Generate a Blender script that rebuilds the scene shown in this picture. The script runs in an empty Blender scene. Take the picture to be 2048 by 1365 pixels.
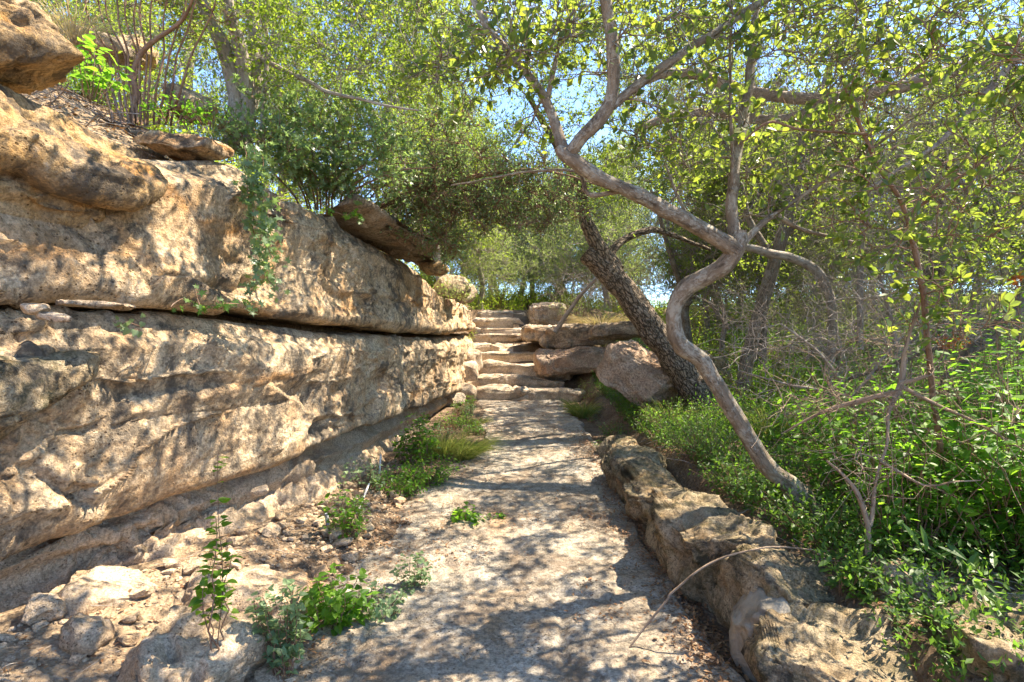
import bpy, math, random
import numpy as np
R = math.radians

# ------------------------------------------------------------------ camera, sky, sun
F = 1137.8                                    # focal length in photo pixels (photo 2048 wide)
EYE = 1.5
scn = bpy.context.scene
cam_d = bpy.data.cameras.new("camera"); cam = bpy.data.objects.new("camera", cam_d)
scn.collection.objects.link(cam); scn.camera = cam
cam.location = (0, 0, EYE); cam.rotation_euler = (R(90), 0, 0)
cam_d.sensor_width = 36; cam_d.lens = 20.0; cam_d.clip_start = 0.05; cam_d.clip_end = 1500

SUN_EL, SUN_AZ = 56.0, 20.0                   # azimuth measured from +x towards +y
sd = np.array([math.cos(R(SUN_EL))*math.cos(R(SUN_AZ)), math.cos(R(SUN_EL))*math.sin(R(SUN_AZ)), math.sin(R(SUN_EL))])
w = bpy.data.worlds.new("World"); scn.world = w; w.use_nodes = True
nt = w.node_tree; bg = nt.nodes["Background"]
sky = nt.nodes.new("ShaderNodeTexSky"); sky.sky_type = 'NISHITA'; sky.sun_disc = False
sky.sun_elevation = R(SUN_EL); sky.sun_rotation = R(90-SUN_AZ)
sky.air_density = 1.0; sky.dust_density = 0.15; sky.ozone_density = 4.0; sky.altitude = 2600
# thin white cloud wisps mixed into the sky by direction
tc = nt.nodes.new("ShaderNodeTexCoord"); mp = nt.nodes.new("ShaderNodeMapping"); mp.inputs["Scale"].default_value = (1, 1, 2.6)
cn = nt.nodes.new("ShaderNodeTexNoise"); cn.inputs["Scale"].default_value = 2.2; cn.inputs["Detail"].default_value = 8; cn.inputs["Roughness"].default_value = .6
cr = nt.nodes.new("ShaderNodeValToRGB"); cr.color_ramp.elements[0].position = .57; cr.color_ramp.elements[1].position = .74
cr.color_ramp.elements[1].color = (.6, .6, .6, 1)
mx = nt.nodes.new("ShaderNodeMix"); mx.data_type = 'RGBA'; mx.inputs["B"].default_value = (4.6, 5.0, 5.8, 1)
nt.links.new(tc.outputs["Generated"], mp.inputs[0]); nt.links.new(mp.outputs[0], cn.inputs["Vector"])
nt.links.new(cn.outputs["Fac"], cr.inputs[0]); nt.links.new(cr.outputs[0], mx.inputs["Factor"])
nt.links.new(sky.outputs[0], mx.inputs["A"]); nt.links.new(mx.outputs["Result"], bg.inputs["Color"])
bg.inputs["Strength"].default_value = 0.15
sl = bpy.data.lights.new("sun", 'SUN'); sl.energy = 4.9; sl.angle = R(0.5); sl.color = (1.0, .88, .70)
so = bpy.data.objects.new("sun", sl); scn.collection.objects.link(so)
so.rotation_euler = (R(90-SUN_EL), 0, R(90+SUN_AZ)); so.location = (8, 3, 12)
scn.view_settings.view_transform = 'Standard'; scn.view_settings.look = 'None'
scn.view_settings.exposure = 2.12; scn.view_settings.gamma = 1.0; scn.view_settings.use_curve_mapping = False
scn.cycles.max_bounces = 10; scn.cycles.diffuse_bounces = 6; scn.cycles.transmission_bounces = 6
scn.cycles.transparent_max_bounces = 8
scn.cycles.use_denoising = True

# ------------------------------------------------------------------ numpy noise
def _h(ix, iy, iz, seed):
    with np.errstate(over='ignore'):
        h = (ix.astype(np.int64)*374761393 + iy.astype(np.int64)*668265263 + iz.astype(np.int64)*2147483647 + seed*974711) & 0xffffffff
        h = ((h ^ (h >> 13))*1274126177) & 0xffffffff
        h = ((h ^ (h >> 16))*2246822519) & 0xffffffff
        h = h ^ (h >> 15)
    return (h & 0xffffff)/float(0xffffff)
def vnoise(p, seed=0):
    i = np.floor(p).astype(np.int64); f = p-i; u = f*f*f*(f*(f*6-15)+10)
    r = 0
    for dx in (0, 1):
        wx = u[:, 0] if dx else 1-u[:, 0]
        for dy in (0, 1):
            wy = u[:, 1] if dy else 1-u[:, 1]
            for dz in (0, 1):
                wz = u[:, 2] if dz else 1-u[:, 2]
                r = r + wx*wy*wz*_h(i[:, 0]+dx, i[:, 1]+dy, i[:, 2]+dz, seed)
    return r*2-1
_rot = np.array([[.36, .48, -.8], [-.8, .6, 0], [.48, .64, .6]])
def fbm(p, octv=4, gain=.5, lac=2.03, seed=0, ridge=False):
    a, s, t = 1.0, 0, 0; q = p.copy()
    for k in range(octv):
        n = vnoise(q, seed+k*7)
        if ridge: n = 1-2*np.abs(n)
        s = s+a*n; t += a; a *= gain; q = (q@_rot.T)*lac + 3.1
    return s/t
def worley(p, seed=0):
    i = np.floor(p).astype(np.int64); f = p-i; d1 = np.full(len(p), 9.0); d2 = np.full(len(p), 9.0)
    for dx in (-1, 0, 1):
        for dy in (-1, 0, 1):
            for dz in (-1, 0, 1):
                a, b, c = i[:, 0]+dx, i[:, 1]+dy, i[:, 2]+dz
                d = (dx+_h(a, b, c, seed)-f[:, 0])**2+(dy+_h(a, b, c, seed+11)-f[:, 1])**2+(dz+_h(a, b, c, seed+23)-f[:, 2])**2
                m = d < d1; d2 = np.where(m, d1, np.minimum(d2, d)); d1 = np.where(m, d, d1)
    return np.sqrt(d1), np.sqrt(d2)
def facets(p, seed, tilt=.5):
    """piecewise planar relief: every cell is a tilted plane, so neighbours meet in crisp broken edges"""
    i = np.floor(p).astype(np.int64); f = p-i; d1 = np.full(len(p), 9.0); d2 = np.full(len(p), 9.0); val = np.zeros(len(p))
    for dx in (-1, 0, 1):
        for dy in (-1, 0, 1):
            for dz in (-1, 0, 1):
                a, b, c = i[:, 0]+dx, i[:, 1]+dy, i[:, 2]+dz
                o = np.stack([f[:, 0]-dx-_h(a, b, c, seed), f[:, 1]-dy-_h(a, b, c, seed+11), f[:, 2]-dz-_h(a, b, c, seed+23)], 1); d = (o**2).sum(1)
                v = (_h(a, b, c, seed+31)*2-1)+tilt*(o[:, 0]*(_h(a, b, c, seed+41)*2-1)+o[:, 1]*(_h(a, b, c, seed+43)*2-1)+o[:, 2]*(_h(a, b, c, seed+47)*2-1))*2
                m = d < d1; d2 = np.where(m, d1, np.minimum(d2, d)); d1 = np.where(m, d, d1); val = np.where(m, v, val)
    e = np.sqrt(d2)-np.sqrt(d1); return val*sst(0, .10, e), e
def nrm(v): return v/np.maximum(np.linalg.norm(v, axis=-1, keepdims=True), 1e-9)
def sst(a, b, x): t = np.clip((x-a)/(b-a), 0, 1); return t*t*(3-2*t)
def P(X, Y, d): return np.array([(X-1024)/F*d, d, EYE-(Y-682.5)/F*d])

# ------------------------------------------------------------------ mesh building
class MB:
    def __init__(s): s.v = []; s.n = 0; s.f = {}; s.at = []; s.has = False
    def add(s, verts, faces, smooth=True, attr=None):
        """verts (n,3); faces: list of int arrays (m,k)"""
        s.v.append(np.asarray(verts, np.float32))
        if attr is not None: s.has = True
        s.at.append(np.zeros((len(verts), 3), np.float32) if attr is None else np.asarray(attr, np.float32))
        for a in faces:
            a = np.asarray(a)
            if len(a): s.f.setdefault((a.shape[1], smooth), []).append(a+s.n)
        s.n += len(verts)
    def batch(s, V, tmpl, smooth=False):
        """V (N,k,3); tmpl list of index tuples"""
        N, k, _ = V.shape
        off = (np.arange(N)*k)[:, None]
        byk = {}
        for t in tmpl: byk.setdefault(len(t), []).append(np.array(t)[None, :]+off)
        s.add(V.reshape(-1, 3), [np.concatenate(x) for x in byk.values()], smooth)
    def build(s, name, mat, parent=None, loc=(0, 0, 0)):
        me = bpy.data.meshes.new(name)
        v = np.concatenate(s.v)-np.array(loc, np.float32)
        loops = []; starts = []; sm = []; c = 0
        for (k, smooth), arrs in s.f.items():
            a = np.concatenate(arrs); loops.append(a.reshape(-1)); starts.append(c+np.arange(len(a))*k); c += a.size
            sm.append(np.full(len(a), smooth))
        loops = np.concatenate(loops).astype(np.int32); starts = np.concatenate(starts).astype(np.int32); sm = np.concatenate(sm)
        me.vertices.add(len(v)); me.vertices.foreach_set("co", v.reshape(-1))
        me.loops.add(len(loops)); me.loops.foreach_set("vertex_index", loops)
        me.polygons.add(len(starts)); me.polygons.foreach_set("loop_start", starts)
        me.polygons.foreach_set("use_smooth", sm)
        if s.has:
            at = me.attributes.new("bark", 'FLOAT_VECTOR', 'POINT'); at.data.foreach_set("vector", np.concatenate(s.at).reshape(-1))
        me.update(calc_edges=True)
        me.materials.append(mat)
        o = bpy.data.objects.new(name, me); scn.collection.objects.link(o)
        o.location = loc if parent is None else (0, 0, 0)
        if parent is not None: o.parent = parent
        return o
def tag(o, label=None, cat=None, group=None, kind=None):
    if label: o["label"] = label
    if cat: o["category"] = cat
    if group: o["group"] = group
    if kind: o["kind"] = kind
    return o
def empty(name, loc, label, cat, group=None):
    o = bpy.data.objects.new(name, None); scn.collection.objects.link(o); o.location = loc; o.empty_display_size = .1
    return tag(o, label, cat, group)
def gridfaces(nr, nc, off=0, wrap=False):
    r = np.arange(nr-1)[:, None]; c = np.arange(nc if wrap else nc-1)[None, :]
    c2 = (c+1) % nc
    a = r*nc+c; b = r*nc+c2; d = (r+1)*nc+c; e = (r+1)*nc+c2
    return np.stack([a, b, e, d], -1).reshape(-1, 4)+off
def gridnormals(G):
    du = np.gradient(G, axis=0); dv = np.gradient(G, axis=1)
    return nrm(np.cross(du, dv))

# ------------------------------------------------------------------ materials
def newmat(name):
    m = bpy.data.materials.new(name); m.use_nodes = True
    nt = m.node_tree; b = nt.nodes["Principled BSDF"]; return m, nt, b
def node(nt, t, ins=None, **kw):
    n = nt.nodes.new(t)
    for k, v in kw.items(): setattr(n, k, v)
    for k, v in (ins or {}).items():
        if isinstance(v, bpy.types.NodeSocket): nt.links.new(v, n.inputs[k])
        else: n.inputs[k].default_value = v
    return n
def ramp(nt, fac, stops):
    n = nt.nodes.new("ShaderNodeValToRGB"); e = n.color_ramp.elements
    while len(e) < len(stops): e.new(.5)
    for el, (p, c) in zip(e, stops):
        el.position = p; el.color = (c if len(c) == 4 else (*c, 1)) if hasattr(c, '__len__') else (c, c, c, 1)
    nt.links.new(fac, n.inputs[0]); return n.outputs[0]
def noise(nt, vec, scale, detail=5, rough=.55, dist=0, sc=None):
    if sc is not None: vec = node(nt, "ShaderNodeMapping", {"Vector": vec, "Scale": sc}).outputs[0]
    return node(nt, "ShaderNodeTexNoise", {"Vector": vec, "Scale": scale, "Detail": detail, "Roughness": rough, "Distortion": dist}).outputs["Fac"]
def mix(nt, f, a, b, mode='MIX'):
    n = node(nt, "ShaderNodeMix", data_type='RGBA', blend_type=mode)
    for k, v in (("Factor", f), ("A", a), ("B", b)):
        if isinstance(v, bpy.types.NodeSocket): nt.links.new(v, n.inputs[k])
        elif k == "Factor": n.inputs[k].default_value = v
        else:
            n.inputs[k].default_value = (*v, 1) if len(v) == 3 else v
    return n.outputs["Result"]
def math_(nt, op, a, b=0.0, c=0.0, clamp=False):
    n = nt.nodes.new("ShaderNodeMath"); n.operation = op; n.use_clamp = clamp
    for i, v in enumerate((a, b, c)):
        if isinstance(v, bpy.types.NodeSocket): nt.links.new(v, n.inputs[i])
        else: n.inputs[i].default_value = v
    return n.outputs[0]

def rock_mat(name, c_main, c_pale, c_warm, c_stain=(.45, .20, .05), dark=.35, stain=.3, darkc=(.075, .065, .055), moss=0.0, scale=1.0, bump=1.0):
    m, nt, b = newmat(name)
    pos = node(nt, "ShaderNodeNewGeometry").outputs["Position"]
    n1 = noise(nt, pos, 1.7*scale, 7, .65, .5)
    n2 = noise(nt, pos, 5.5*scale, 8, .65, .3)
    n3 = noise(nt, pos, 38*scale, 6, .7)
    n4 = noise(nt, pos, 1.1*scale, 5, .6, .6, (1, 1, 3.5))
    col = ramp(nt, n1, [(.32, c_warm), (.5, c_main), (.66, c_pale)])
    col = mix(nt, ramp(nt, n2, [(.40, 0), (.62, .8)]), col, c_pale)
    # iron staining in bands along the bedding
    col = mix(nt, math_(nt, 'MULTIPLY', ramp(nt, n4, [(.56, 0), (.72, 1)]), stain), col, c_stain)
    # speckle
    col = mix(nt, ramp(nt, n3, [(.38, .75), (.54, 0)]), col, tuple(x*.45 for x in c_main))
    n5 = noise(nt, pos, 75*scale, 5, .8)
    col = mix(nt, 1.0, col, ramp(nt, n5, [(.3, .5), (.5, 1.05), (.7, 1.45)]), 'MULTIPLY')
    pv = node(nt, "ShaderNodeTexVoronoi", {"Vector": pos, "Scale": 34.0*scale, "Randomness": 1.0}, feature='F1').outputs["Distance"]
    pm = math_(nt, 'MULTIPLY', ramp(nt, pv, [(.13, 1), (.22, 0)]), ramp(nt, noise(nt, pos, 3.1*scale, 4, .6), [(.48, 0), (.56, .85)]))
    col = mix(nt, pm, col, tuple(x*.28 for x in c_warm))
    # weathering crust and lichen
    nd = noise(nt, pos, 2.1*scale, 9, .72, .8)
    nd2 = noise(nt, pos, 11*scale, 7, .75, .4)
    dm = math_(nt, 'ADD', math_(nt, 'MULTIPLY', nd, .62), math_(nt, 'MULTIPLY', nd2, .38))
    col = mix(nt, math_(nt, 'MULTIPLY', ramp(nt, dm, [(.49, 0), (.57, 1)]), dark), col, darkc)
    wv = noise(nt, pos, 1.0, 6, .65, .3, (4.5, 4.5, .7))
    col = mix(nt, math_(nt, 'MULTIPLY', ramp(nt, wv, [(.52, 0), (.62, 1)]), dark*.38), col, (.16, .135, .105))
    nw = noise(nt, pos, 7.5*scale, 6, .7, .5)
    col = mix(nt, ramp(nt, nw, [(.64, 0), (.72, .45)]), col, (.50, .48, .42))
    if moss > 0:
        nm = noise(nt, pos, 3.3*scale, 8, .7, .4)
        col = mix(nt, math_(nt, 'MULTIPLY', ramp(nt, nm, [(.48, 0), (.6, 1)]), moss), col, (.085, .085, .03))
    nt.links.new(col, b.inputs["Base Color"])
    b.inputs["Roughness"].default_value = .95; b.inputs["Specular IOR Level"].default_value = .15
    vo = node(nt, "ShaderNodeTexVoronoi", {"Vector": node(nt, "ShaderNodeMapping", {"Vector": pos, "Scale": (1, 1, 1.5)}).outputs[0], "Scale": 26*scale, "Detail": 2.0}, feature='F1').outputs["Distance"]
    hh = math_(nt, 'ADD', math_(nt, 'MULTIPLY', ramp(nt, vo, [(.0, 0), (.35, 1)]), .35), math_(nt, 'ADD', math_(nt, 'MULTIPLY', n3, .6), math_(nt, 'MULTIPLY', noise(nt, pos, 120*scale, 3, .6), .25)))
    hh = math_(nt, 'ADD', hh, math_(nt, 'ADD', math_(nt, 'MULTIPLY', n2, 1.2), math_(nt, 'ADD', math_(nt, 'MULTIPLY', n5, .35), math_(nt, 'MULTIPLY', pm, -.5))))
    bp = node(nt, "ShaderNodeBump", {"Height": hh, "Distance": .034*bump/scale, "Strength": 1.0})
    nt.links.new(bp.outputs[0], b.inputs["Normal"])
    return m
M = {}
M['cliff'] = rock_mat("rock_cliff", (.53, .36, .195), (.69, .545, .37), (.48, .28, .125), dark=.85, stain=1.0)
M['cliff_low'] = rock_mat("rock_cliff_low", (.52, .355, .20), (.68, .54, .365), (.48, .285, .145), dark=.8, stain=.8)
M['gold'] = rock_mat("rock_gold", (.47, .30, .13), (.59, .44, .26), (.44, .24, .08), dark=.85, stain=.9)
M['rubble'] = rock_mat("rock_rubble", (.50, .36, .22), (.64, .50, .35), (.46, .30, .17), dark=.25, stain=.5, scale=1.6)
M['curb'] = rock_mat("rock_curb", (.40, .29, .165), (.56, .46, .31), (.38, .24, .11), dark=.95, stain=.5, moss=.45, darkc=(.06, .055, .045), scale=1.5, bump=1.6)
M['step'] = rock_mat("rock_step", (.50, .38, .26), (.64, .53, .40), (.48, .33, .20), dark=.45, stain=.4, scale=1.4)
M['grey'] = rock_mat("rock_grey", (.41, .31, .21), (.55, .45, .34), (.42, .28, .19), dark=.6, stain=.4)
M['pink'] = rock_mat("rock_pink", (.47, .31, .21), (.58, .44, .32), (.43, .26, .16), dark=.3, stain=.6)
M['path'] = rock_mat("rock_path", (.34, .28, .205), (.48, .42, .335), (.34, .235, .14), dark=.72, stain=.35, darkc=(.15, .105, .07), scale=1.1, bump=.8)
def plain(name, c, rough=.8, var=.25, sc=8, bump=0.0):
    m, nt, b = newmat(name)
    pos = node(nt, "ShaderNodeNewGeometry").outputs["Position"]
    n = noise(nt, pos, sc, 6, .65)
    col = ramp(nt, n, [(.3, tuple(x*(1-var) for x in c)), (.7, tuple(min(1, x*(1+var)) for x in c))])
    nt.links.new(col, b.inputs["Base Color"]); b.inputs["Roughness"].default_value = rough; b.inputs["Specular IOR Level"].default_value = .25
    if bump:
        bp = node(nt, "ShaderNodeBump", {"Height": noise(nt, pos, sc*3, 6, .7), "Distance": bump, "Strength": .8}); nt.links.new(bp.outputs[0], b.inputs["Normal"])
    return m
M['mortar'] = plain("mortar", (.31, .26, .19), .95, .45, 9, .03)
M['pipe'] = plain("pipe_plastic", (.60, .58, .55), .5, .2, 10)
M['pipeg'] = plain("pipe_grey", (.30, .33, .38), .5, .2, 10)
M['deadleaf'] = None
def soil_mat():
    m, nt, b = newmat("soil")
    pos = node(nt, "ShaderNodeNewGeometry").outputs["Position"]
    n1 = noise(nt, pos, 3, 8, .7, .3); n2 = noise(nt, pos, 45, 6, .75)
    c = ramp(nt, n1, [(.3, (.12, .075, .045)), (.5, (.20, .14, .09)), (.68, (.28, .21, .14))])
    c = mix(nt, ramp(nt, n2, [(.35, .8), (.6, 0)]), c, (.07, .045, .03))
    px_ = node(nt, "ShaderNodeSeparateXYZ", {0: pos}).outputs[0]
    side = math_(nt, 'ADD', math_(nt, 'MULTIPLY', px_, -1.4), math_(nt, 'MULTIPLY', noise(nt, pos, 4, 6, .7), 2.2))
    c = mix(nt, ramp(nt, math_(nt, 'MULTIPLY', side, .25, clamp=True), [(.66, 0), (.9, .85)]), c, ramp(nt, n2, [(.3, (.24, .165, .10)), (.6, (.42, .31, .20))]))
    vo = node(nt, "ShaderNodeTexVoronoi", {"Vector": pos, "Scale": 55.0}, feature='F1')
    c = mix(nt, .35, c, mix(nt, 1.0, c, ramp(nt, node(nt, "ShaderNodeSeparateColor", {"Color": vo.outputs["Color"]}).outputs[0], [(0, .4), (1, 1.6)]), 'MULTIPLY'))
    nt.links.new(c, b.inputs["Base Color"]); b.inputs["Roughness"].default_value = .97; b.inputs["Specular IOR Level"].default_value = .1
    bp = node(nt, "ShaderNodeBump", {"Height": math_(nt, 'ADD', n2, math_(nt, 'MULTIPLY', vo.outputs["Distance"], .8)), "Distance": .02, "Strength": .9}); nt.links.new(bp.outputs[0], b.inputs["Normal"])
    return m
M['soil'] = soil_mat()
def bark_mat(name, dark, light, lichen=0.0, lic=(.42, .43, .38), ridged=False, sc=1.0):
    m, nt, b = newmat(name)
    at = node(nt, "ShaderNodeAttribute", attribute_name="bark").outputs["Vector"]
    n1 = noise(nt, at, 30*sc, 6, .65, .2, (1, 1, .22)); n2 = noise(nt, at, 9*sc, 6, .65)
    if ridged:
        dn = node(nt, "ShaderNodeTexNoise", {"Vector": at, "Scale": 14.0, "Detail": 4.0}).outputs["Color"]
        av = node(nt, "ShaderNodeVectorMath", {0: at, 1: node(nt, "ShaderNodeVectorMath", {0: dn, "Scale": .07}, operation='SCALE').outputs[0]}).outputs[0]
        vo = node(nt, "ShaderNodeTexVoronoi", {"Vector": node(nt, "ShaderNodeMapping", {"Vector": av, "Scale": (1, 1, .24)}).outputs[0], "Scale": 34*sc}, feature='DISTANCE_TO_EDGE').outputs["Distance"]
        h = ramp(nt, vo, [(0, 0), (.16, 1)])
        col = mix(nt, h, tuple(x*.25 for x in dark), ramp(nt, n1, [(.35, dark), (.65, light)]))
        hh = math_(nt, 'ADD', h, math_(nt, 'MULTIPLY', n1, .5)); dist = .018
    else:
        col = ramp(nt, n1, [(.35, dark), (.65, light)])
        hh = math_(nt, 'ADD', math_(nt, 'ADD', n1, math_(nt, 'MULTIPLY', noise(nt, at, 90*sc, 4, .7, 0, (1, 1, .5)), .5)), math_(nt, 'MULTIPLY', n2, .8)); dist = .016
        col = mix(nt, ramp(nt, noise(nt, at, 48*sc, 5, .75, .3, (1, 1, .3)), [(.36, .75), (.48, 0)]), col, tuple(x*.35 for x in dark))
    if lichen > 0:
        nl = math_(nt, 'ADD', math_(nt, 'MULTIPLY', noise(nt, at, 9*sc, 3, .6), .4), math_(nt, 'MULTIPLY', noise(nt, at, 55*sc, 8, .75, .5, (1, 1, .6)), .6))
        col = mix(nt, math_(nt, 'MULTIPLY', ramp(nt, nl, [(.49, 0), (.58, 1)]), lichen), col, lic)
    nt.links.new(col, b.inputs["Base Color"]); b.inputs["Roughness"].default_value = .9; b.inputs["Specular IOR Level"].default_value = .2
    bp = node(nt, "ShaderNodeBump", {"Height": hh, "Distance": dist/sc, "Strength": .9}); nt.links.new(bp.outputs[0], b.inputs["Normal"])
    return m
M['bark_ridged'] = bark_mat("bark_ridged", (.17, .125, .085), (.31, .24, .17), ridged=True)
M['bark_lichen'] = bark_mat("bark_lichen", (.125, .095, .066), (.26, .205, .145), lichen=.65, lic=(.40, .38, .31))
M['bark_grey'] = bark_mat("bark_grey", (.20, .165, .13), (.36, .31, .25), lichen=.4)
M['bark_dark'] = bark_mat("bark_dark", (.10, .08, .06), (.20, .16, .12), lichen=.3)
M['bark_brown'] = bark_mat("bark_brown", (.17, .095, .055), (.30, .18, .11), lichen=.15)
M['bark_stick'] = bark_mat("bark_stick", (.22, .15, .095), (.38, .28, .19))
M['bark_bare'] = bark_mat("bark_bare", (.20, .155, .12), (.38, .31, .25), lichen=.3, lic=(.5, .5, .46))
def leaf_mat(name, cols, trans, tf=.45, rough=.45, spec=.4):
    m, nt, b = newmat(name)
    rnd = node(nt, "ShaderNodeNewGeometry").outputs["Random Per Island"]
    c = ramp(nt, rnd, [(i/max(1, len(cols)-1), x) for i, x in enumerate(cols)])
    nt.links.new(c, b.inputs["Base Color"]); b.inputs["Roughness"].default_value = rough; b.inputs["Specular IOR Level"].default_value = spec
    tr = node(nt, "ShaderNodeBsdfTranslucent", {"Color": mix(nt, .5, mix(nt, 1.0, c, (3.0, 3.0, 2.0), 'MULTIPLY'), trans)})
    ms = node(nt, "ShaderNodeMixShader", {0: tf, 1: b.outputs[0], 2: tr.outputs[0]})
    nt.links.new(ms.outputs[0], nt.nodes["Material Output"].inputs[0]); return m
M['oak'] = leaf_mat("leaf_oak", [(.045, .08, .018), (.075, .12, .02), (.11, .15, .025), (.16, .19, .03)], (.42, .54, .05), tf=.5, spec=.25)
M['oak_near'] = leaf_mat("leaf_oak_near", [(.03, .06, .03), (.055, .09, .025), (.09, .13, .025), (.17, .19, .03)], (.42, .50, .05), tf=.48, rough=.38)
M['cedar'] = leaf_mat("leaf_cedar", [(.06, .10, .012), (.10, .15, .016), (.16, .20, .022)], (.46, .60, .05), tf=.5, rough=.6, spec=.15)
M['cedar_dark'] = leaf_mat("leaf_cedar_dark", [(.045, .075, .03), (.07, .105, .035), (.09, .13, .04)], (.24, .38, .07), tf=.45, rough=.6, spec=.15)
M['feather'] = leaf_mat("leaf_feather", [(.11, .15, .04), (.15, .20, .055), (.20, .25, .07)], (.44, .56, .12), tf=.5, rough=.6, spec=.15)
M['agarita'] = leaf_mat("leaf_agarita", [(.06, .10, .04), (.10, .16, .07), (.15, .22, .12), (.14, .19, .03)], (.34, .50, .12), tf=.42, rough=.4, spec=.5)
M['fresh'] = leaf_mat("leaf_fresh", [(.035, .09, .012), (.065, .15, .018), (.10, .20, .022), (.14, .23, .025)], (.30, .58, .03), tf=.5, rough=.45, spec=.3)
M['under'] = leaf_mat("leaf_under", [(.03, .07, .015), (.05, .11, .018), (.085, .15, .022)], (.26, .46, .04), tf=.42, rough=.45, spec=.3)
M['grass'] = leaf_mat("leaf_grass", [(.06, .10, .02), (.10, .15, .03), (.20, .21, .06), (.30, .25, .11)], (.34, .42, .08), tf=.4, rough=.6, spec=.2)
M['drygrass'] = leaf_mat("leaf_drygrass", [(.30, .22, .11), (.42, .33, .18), (.22, .20, .07)], (.5, .42, .2), tf=.3, rough=.7)
M['sage'] = leaf_mat("leaf_sage", [(.11, .17, .08), (.15, .22, .10), (.19, .26, .13)], (.38, .50, .22), tf=.4, rough=.6)
M['litter'] = leaf_mat("leaf_litter", [(.09, .045, .022), (.17, .085, .04), (.30, .17, .08), (.22, .10, .035)], (.3, .18, .08), tf=.15, rough=.7)
M['rust'] = leaf_mat("leaf_rust", [(.30, .09, .02), (.42, .15, .04)], (.5, .2, .05), tf=.3, rough=.7)

# ------------------------------------------------------------------ terrain heights
def zpath(y): return .055*(np.clip(y, -3, 10.3)-2.5)
WALL = np.array([(-3.9, -3.0), (-3.3, -1.2), (-2.78, .8), (-2.25, 2.5), (-1.87, 3.6), (-1.53, 4.6), (-1.27, 6), (-1.03, 8), (-.88, 10), (-.87, 12.4)])
def catmull(pts, step):
    pts = np.asarray(pts, float); p = np.vstack([2*pts[0]-pts[1], pts, 2*pts[-1]-pts[-2]]); out = []
    for i in range(1, len(p)-2):
        n = max(2, int(np.linalg.norm(p[i+1, :3]-p[i, :3])/step)); t = np.linspace(0, 1, n, endpoint=False)[:, None]
        out.append(.5*((2*p[i])+(-p[i-1]+p[i+1])*t+(2*p[i-1]-5*p[i]+4*p[i+1]-p[i+2])*t*t+(-p[i-1]+3*p[i]-3*p[i+1]+p[i+2])*t**3))
    out.append(pts[-1:]); return np.vstack(out)
WC = catmull(WALL, .02); WS = np.concatenate([[0], np.cumsum(np.linalg.norm(np.diff(WC, axis=0), axis=1))])
_t = nrm(np.gradient(WC, axis=0)); WN = np.stack([_t[:, 1], -_t[:, 0]], 1)     # towards the path
_ok = WC[:, 1] > .6; WX = 1024+F*WC[_ok, 0]/WC[_ok, 1]; WXs = WS[_ok]; WXd = WC[_ok, 1]
def sX(X): return np.interp(X, WX, WXs)
def dX(X): return np.interp(X, WX, WXd)
def zline(pts, off=0.0):
    pts = np.array(pts, float); s = sX(pts[:, 0]); z = EYE-(pts[:, 1]-682.5)/F*(dX(pts[:, 0])-off)
    return lambda q: np.interp(q, s, z)
def xwall(y): return np.interp(y, WC[:, 1], WC[:, 0])
TOPD = zline([(-300, 190), (0, 240), (180, 250), (300, 305), (460, 318), (500, 330), (545, 372), (620, 396), (700, 440), (760, 480), (850, 540), (900, 590), (945, 612)])
sy = lambda y: np.interp(y, WC[:, 1], WS)
def step_h(y): return .43+1.86*np.clip((y-10.3)/4.4, 0, 1)
def H(x, y):
    x = np.asarray(x, float); y = np.asarray(y, float)
    zp = zpath(y)+(step_h(y)-.43)
    # right bed
    k = np.interp(y, [-3, 2.2, 3, 6, 8, 9.5, 10.5], [1.35, 1.3, 1.2, 1.25, 1.3, 1.15, 1.2])
    rise = np.interp(y, [-3, 5.2, 7.0, 9.5, 12, 16], [.36, .36, .14, .25, .3, .1])
    zr = zp+sst(k, k+.3, x)*rise+.03*np.clip(x-k-.3, 0, 12)+.06*np.clip(np.hypot(x, y)-11, 0, 6)*sst(1.5, 3.5, x)
    zr = np.where(y > 10, zr-np.minimum(step_h(y)-.43, 1.86)*.55*sst(1.3, 4.5, x), zr)
    zp = zp+.03*sst(.98, 1.06, x)*(y < 8)
    zp = zp-.26*((y > 10.45) & (y < 14.9))*(1-sst(1.0, 1.3, np.abs(x)))
    # rubble slope and wall
    xw = xwall(np.clip(y, -3, 12.4)); u = xw-x
    pl = np.interp(y, [-3, 0, 2.5, 3.5, 4.6, 6.5, 9, 16, 30], [.4, .34, .27, .22, .10, .05, .05, .02, 0])
    zl = zp+pl*sst(-1.25, -.1, u)
    top = TOPD(sy(np.clip(y, -3, 12.4)))-.10
    top = np.where(y > 10, top+(np.maximum(top, 2.25)-top)*sst(10, 13, y), top)
    hill = top+.07+.62*np.clip(u-.45, 0, 1.5)+.06*np.clip(u-1.95, 0, 30)
    z = np.where(x < 0, zl+(hill-zl)*sst(.35, .6, u), zr)
    far = np.hypot(x, y); z = z+.10*np.clip(far-15.5, 0, 12)*sst(-5, -2, x)+.02*np.clip(far-26, 0, 130)
    q = np.stack([x.ravel(), y.ravel(), np.zeros(x.size)], 1)
    n = fbm(q*1.3, 4, seed=3).reshape(x.shape)*.05+fbm(q*9, 3, seed=5).reshape(x.shape)*.014
    return z+n*np.where((x > -1.0) & (x < 1.1) & (y < 10.5), .35, 1)

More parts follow.
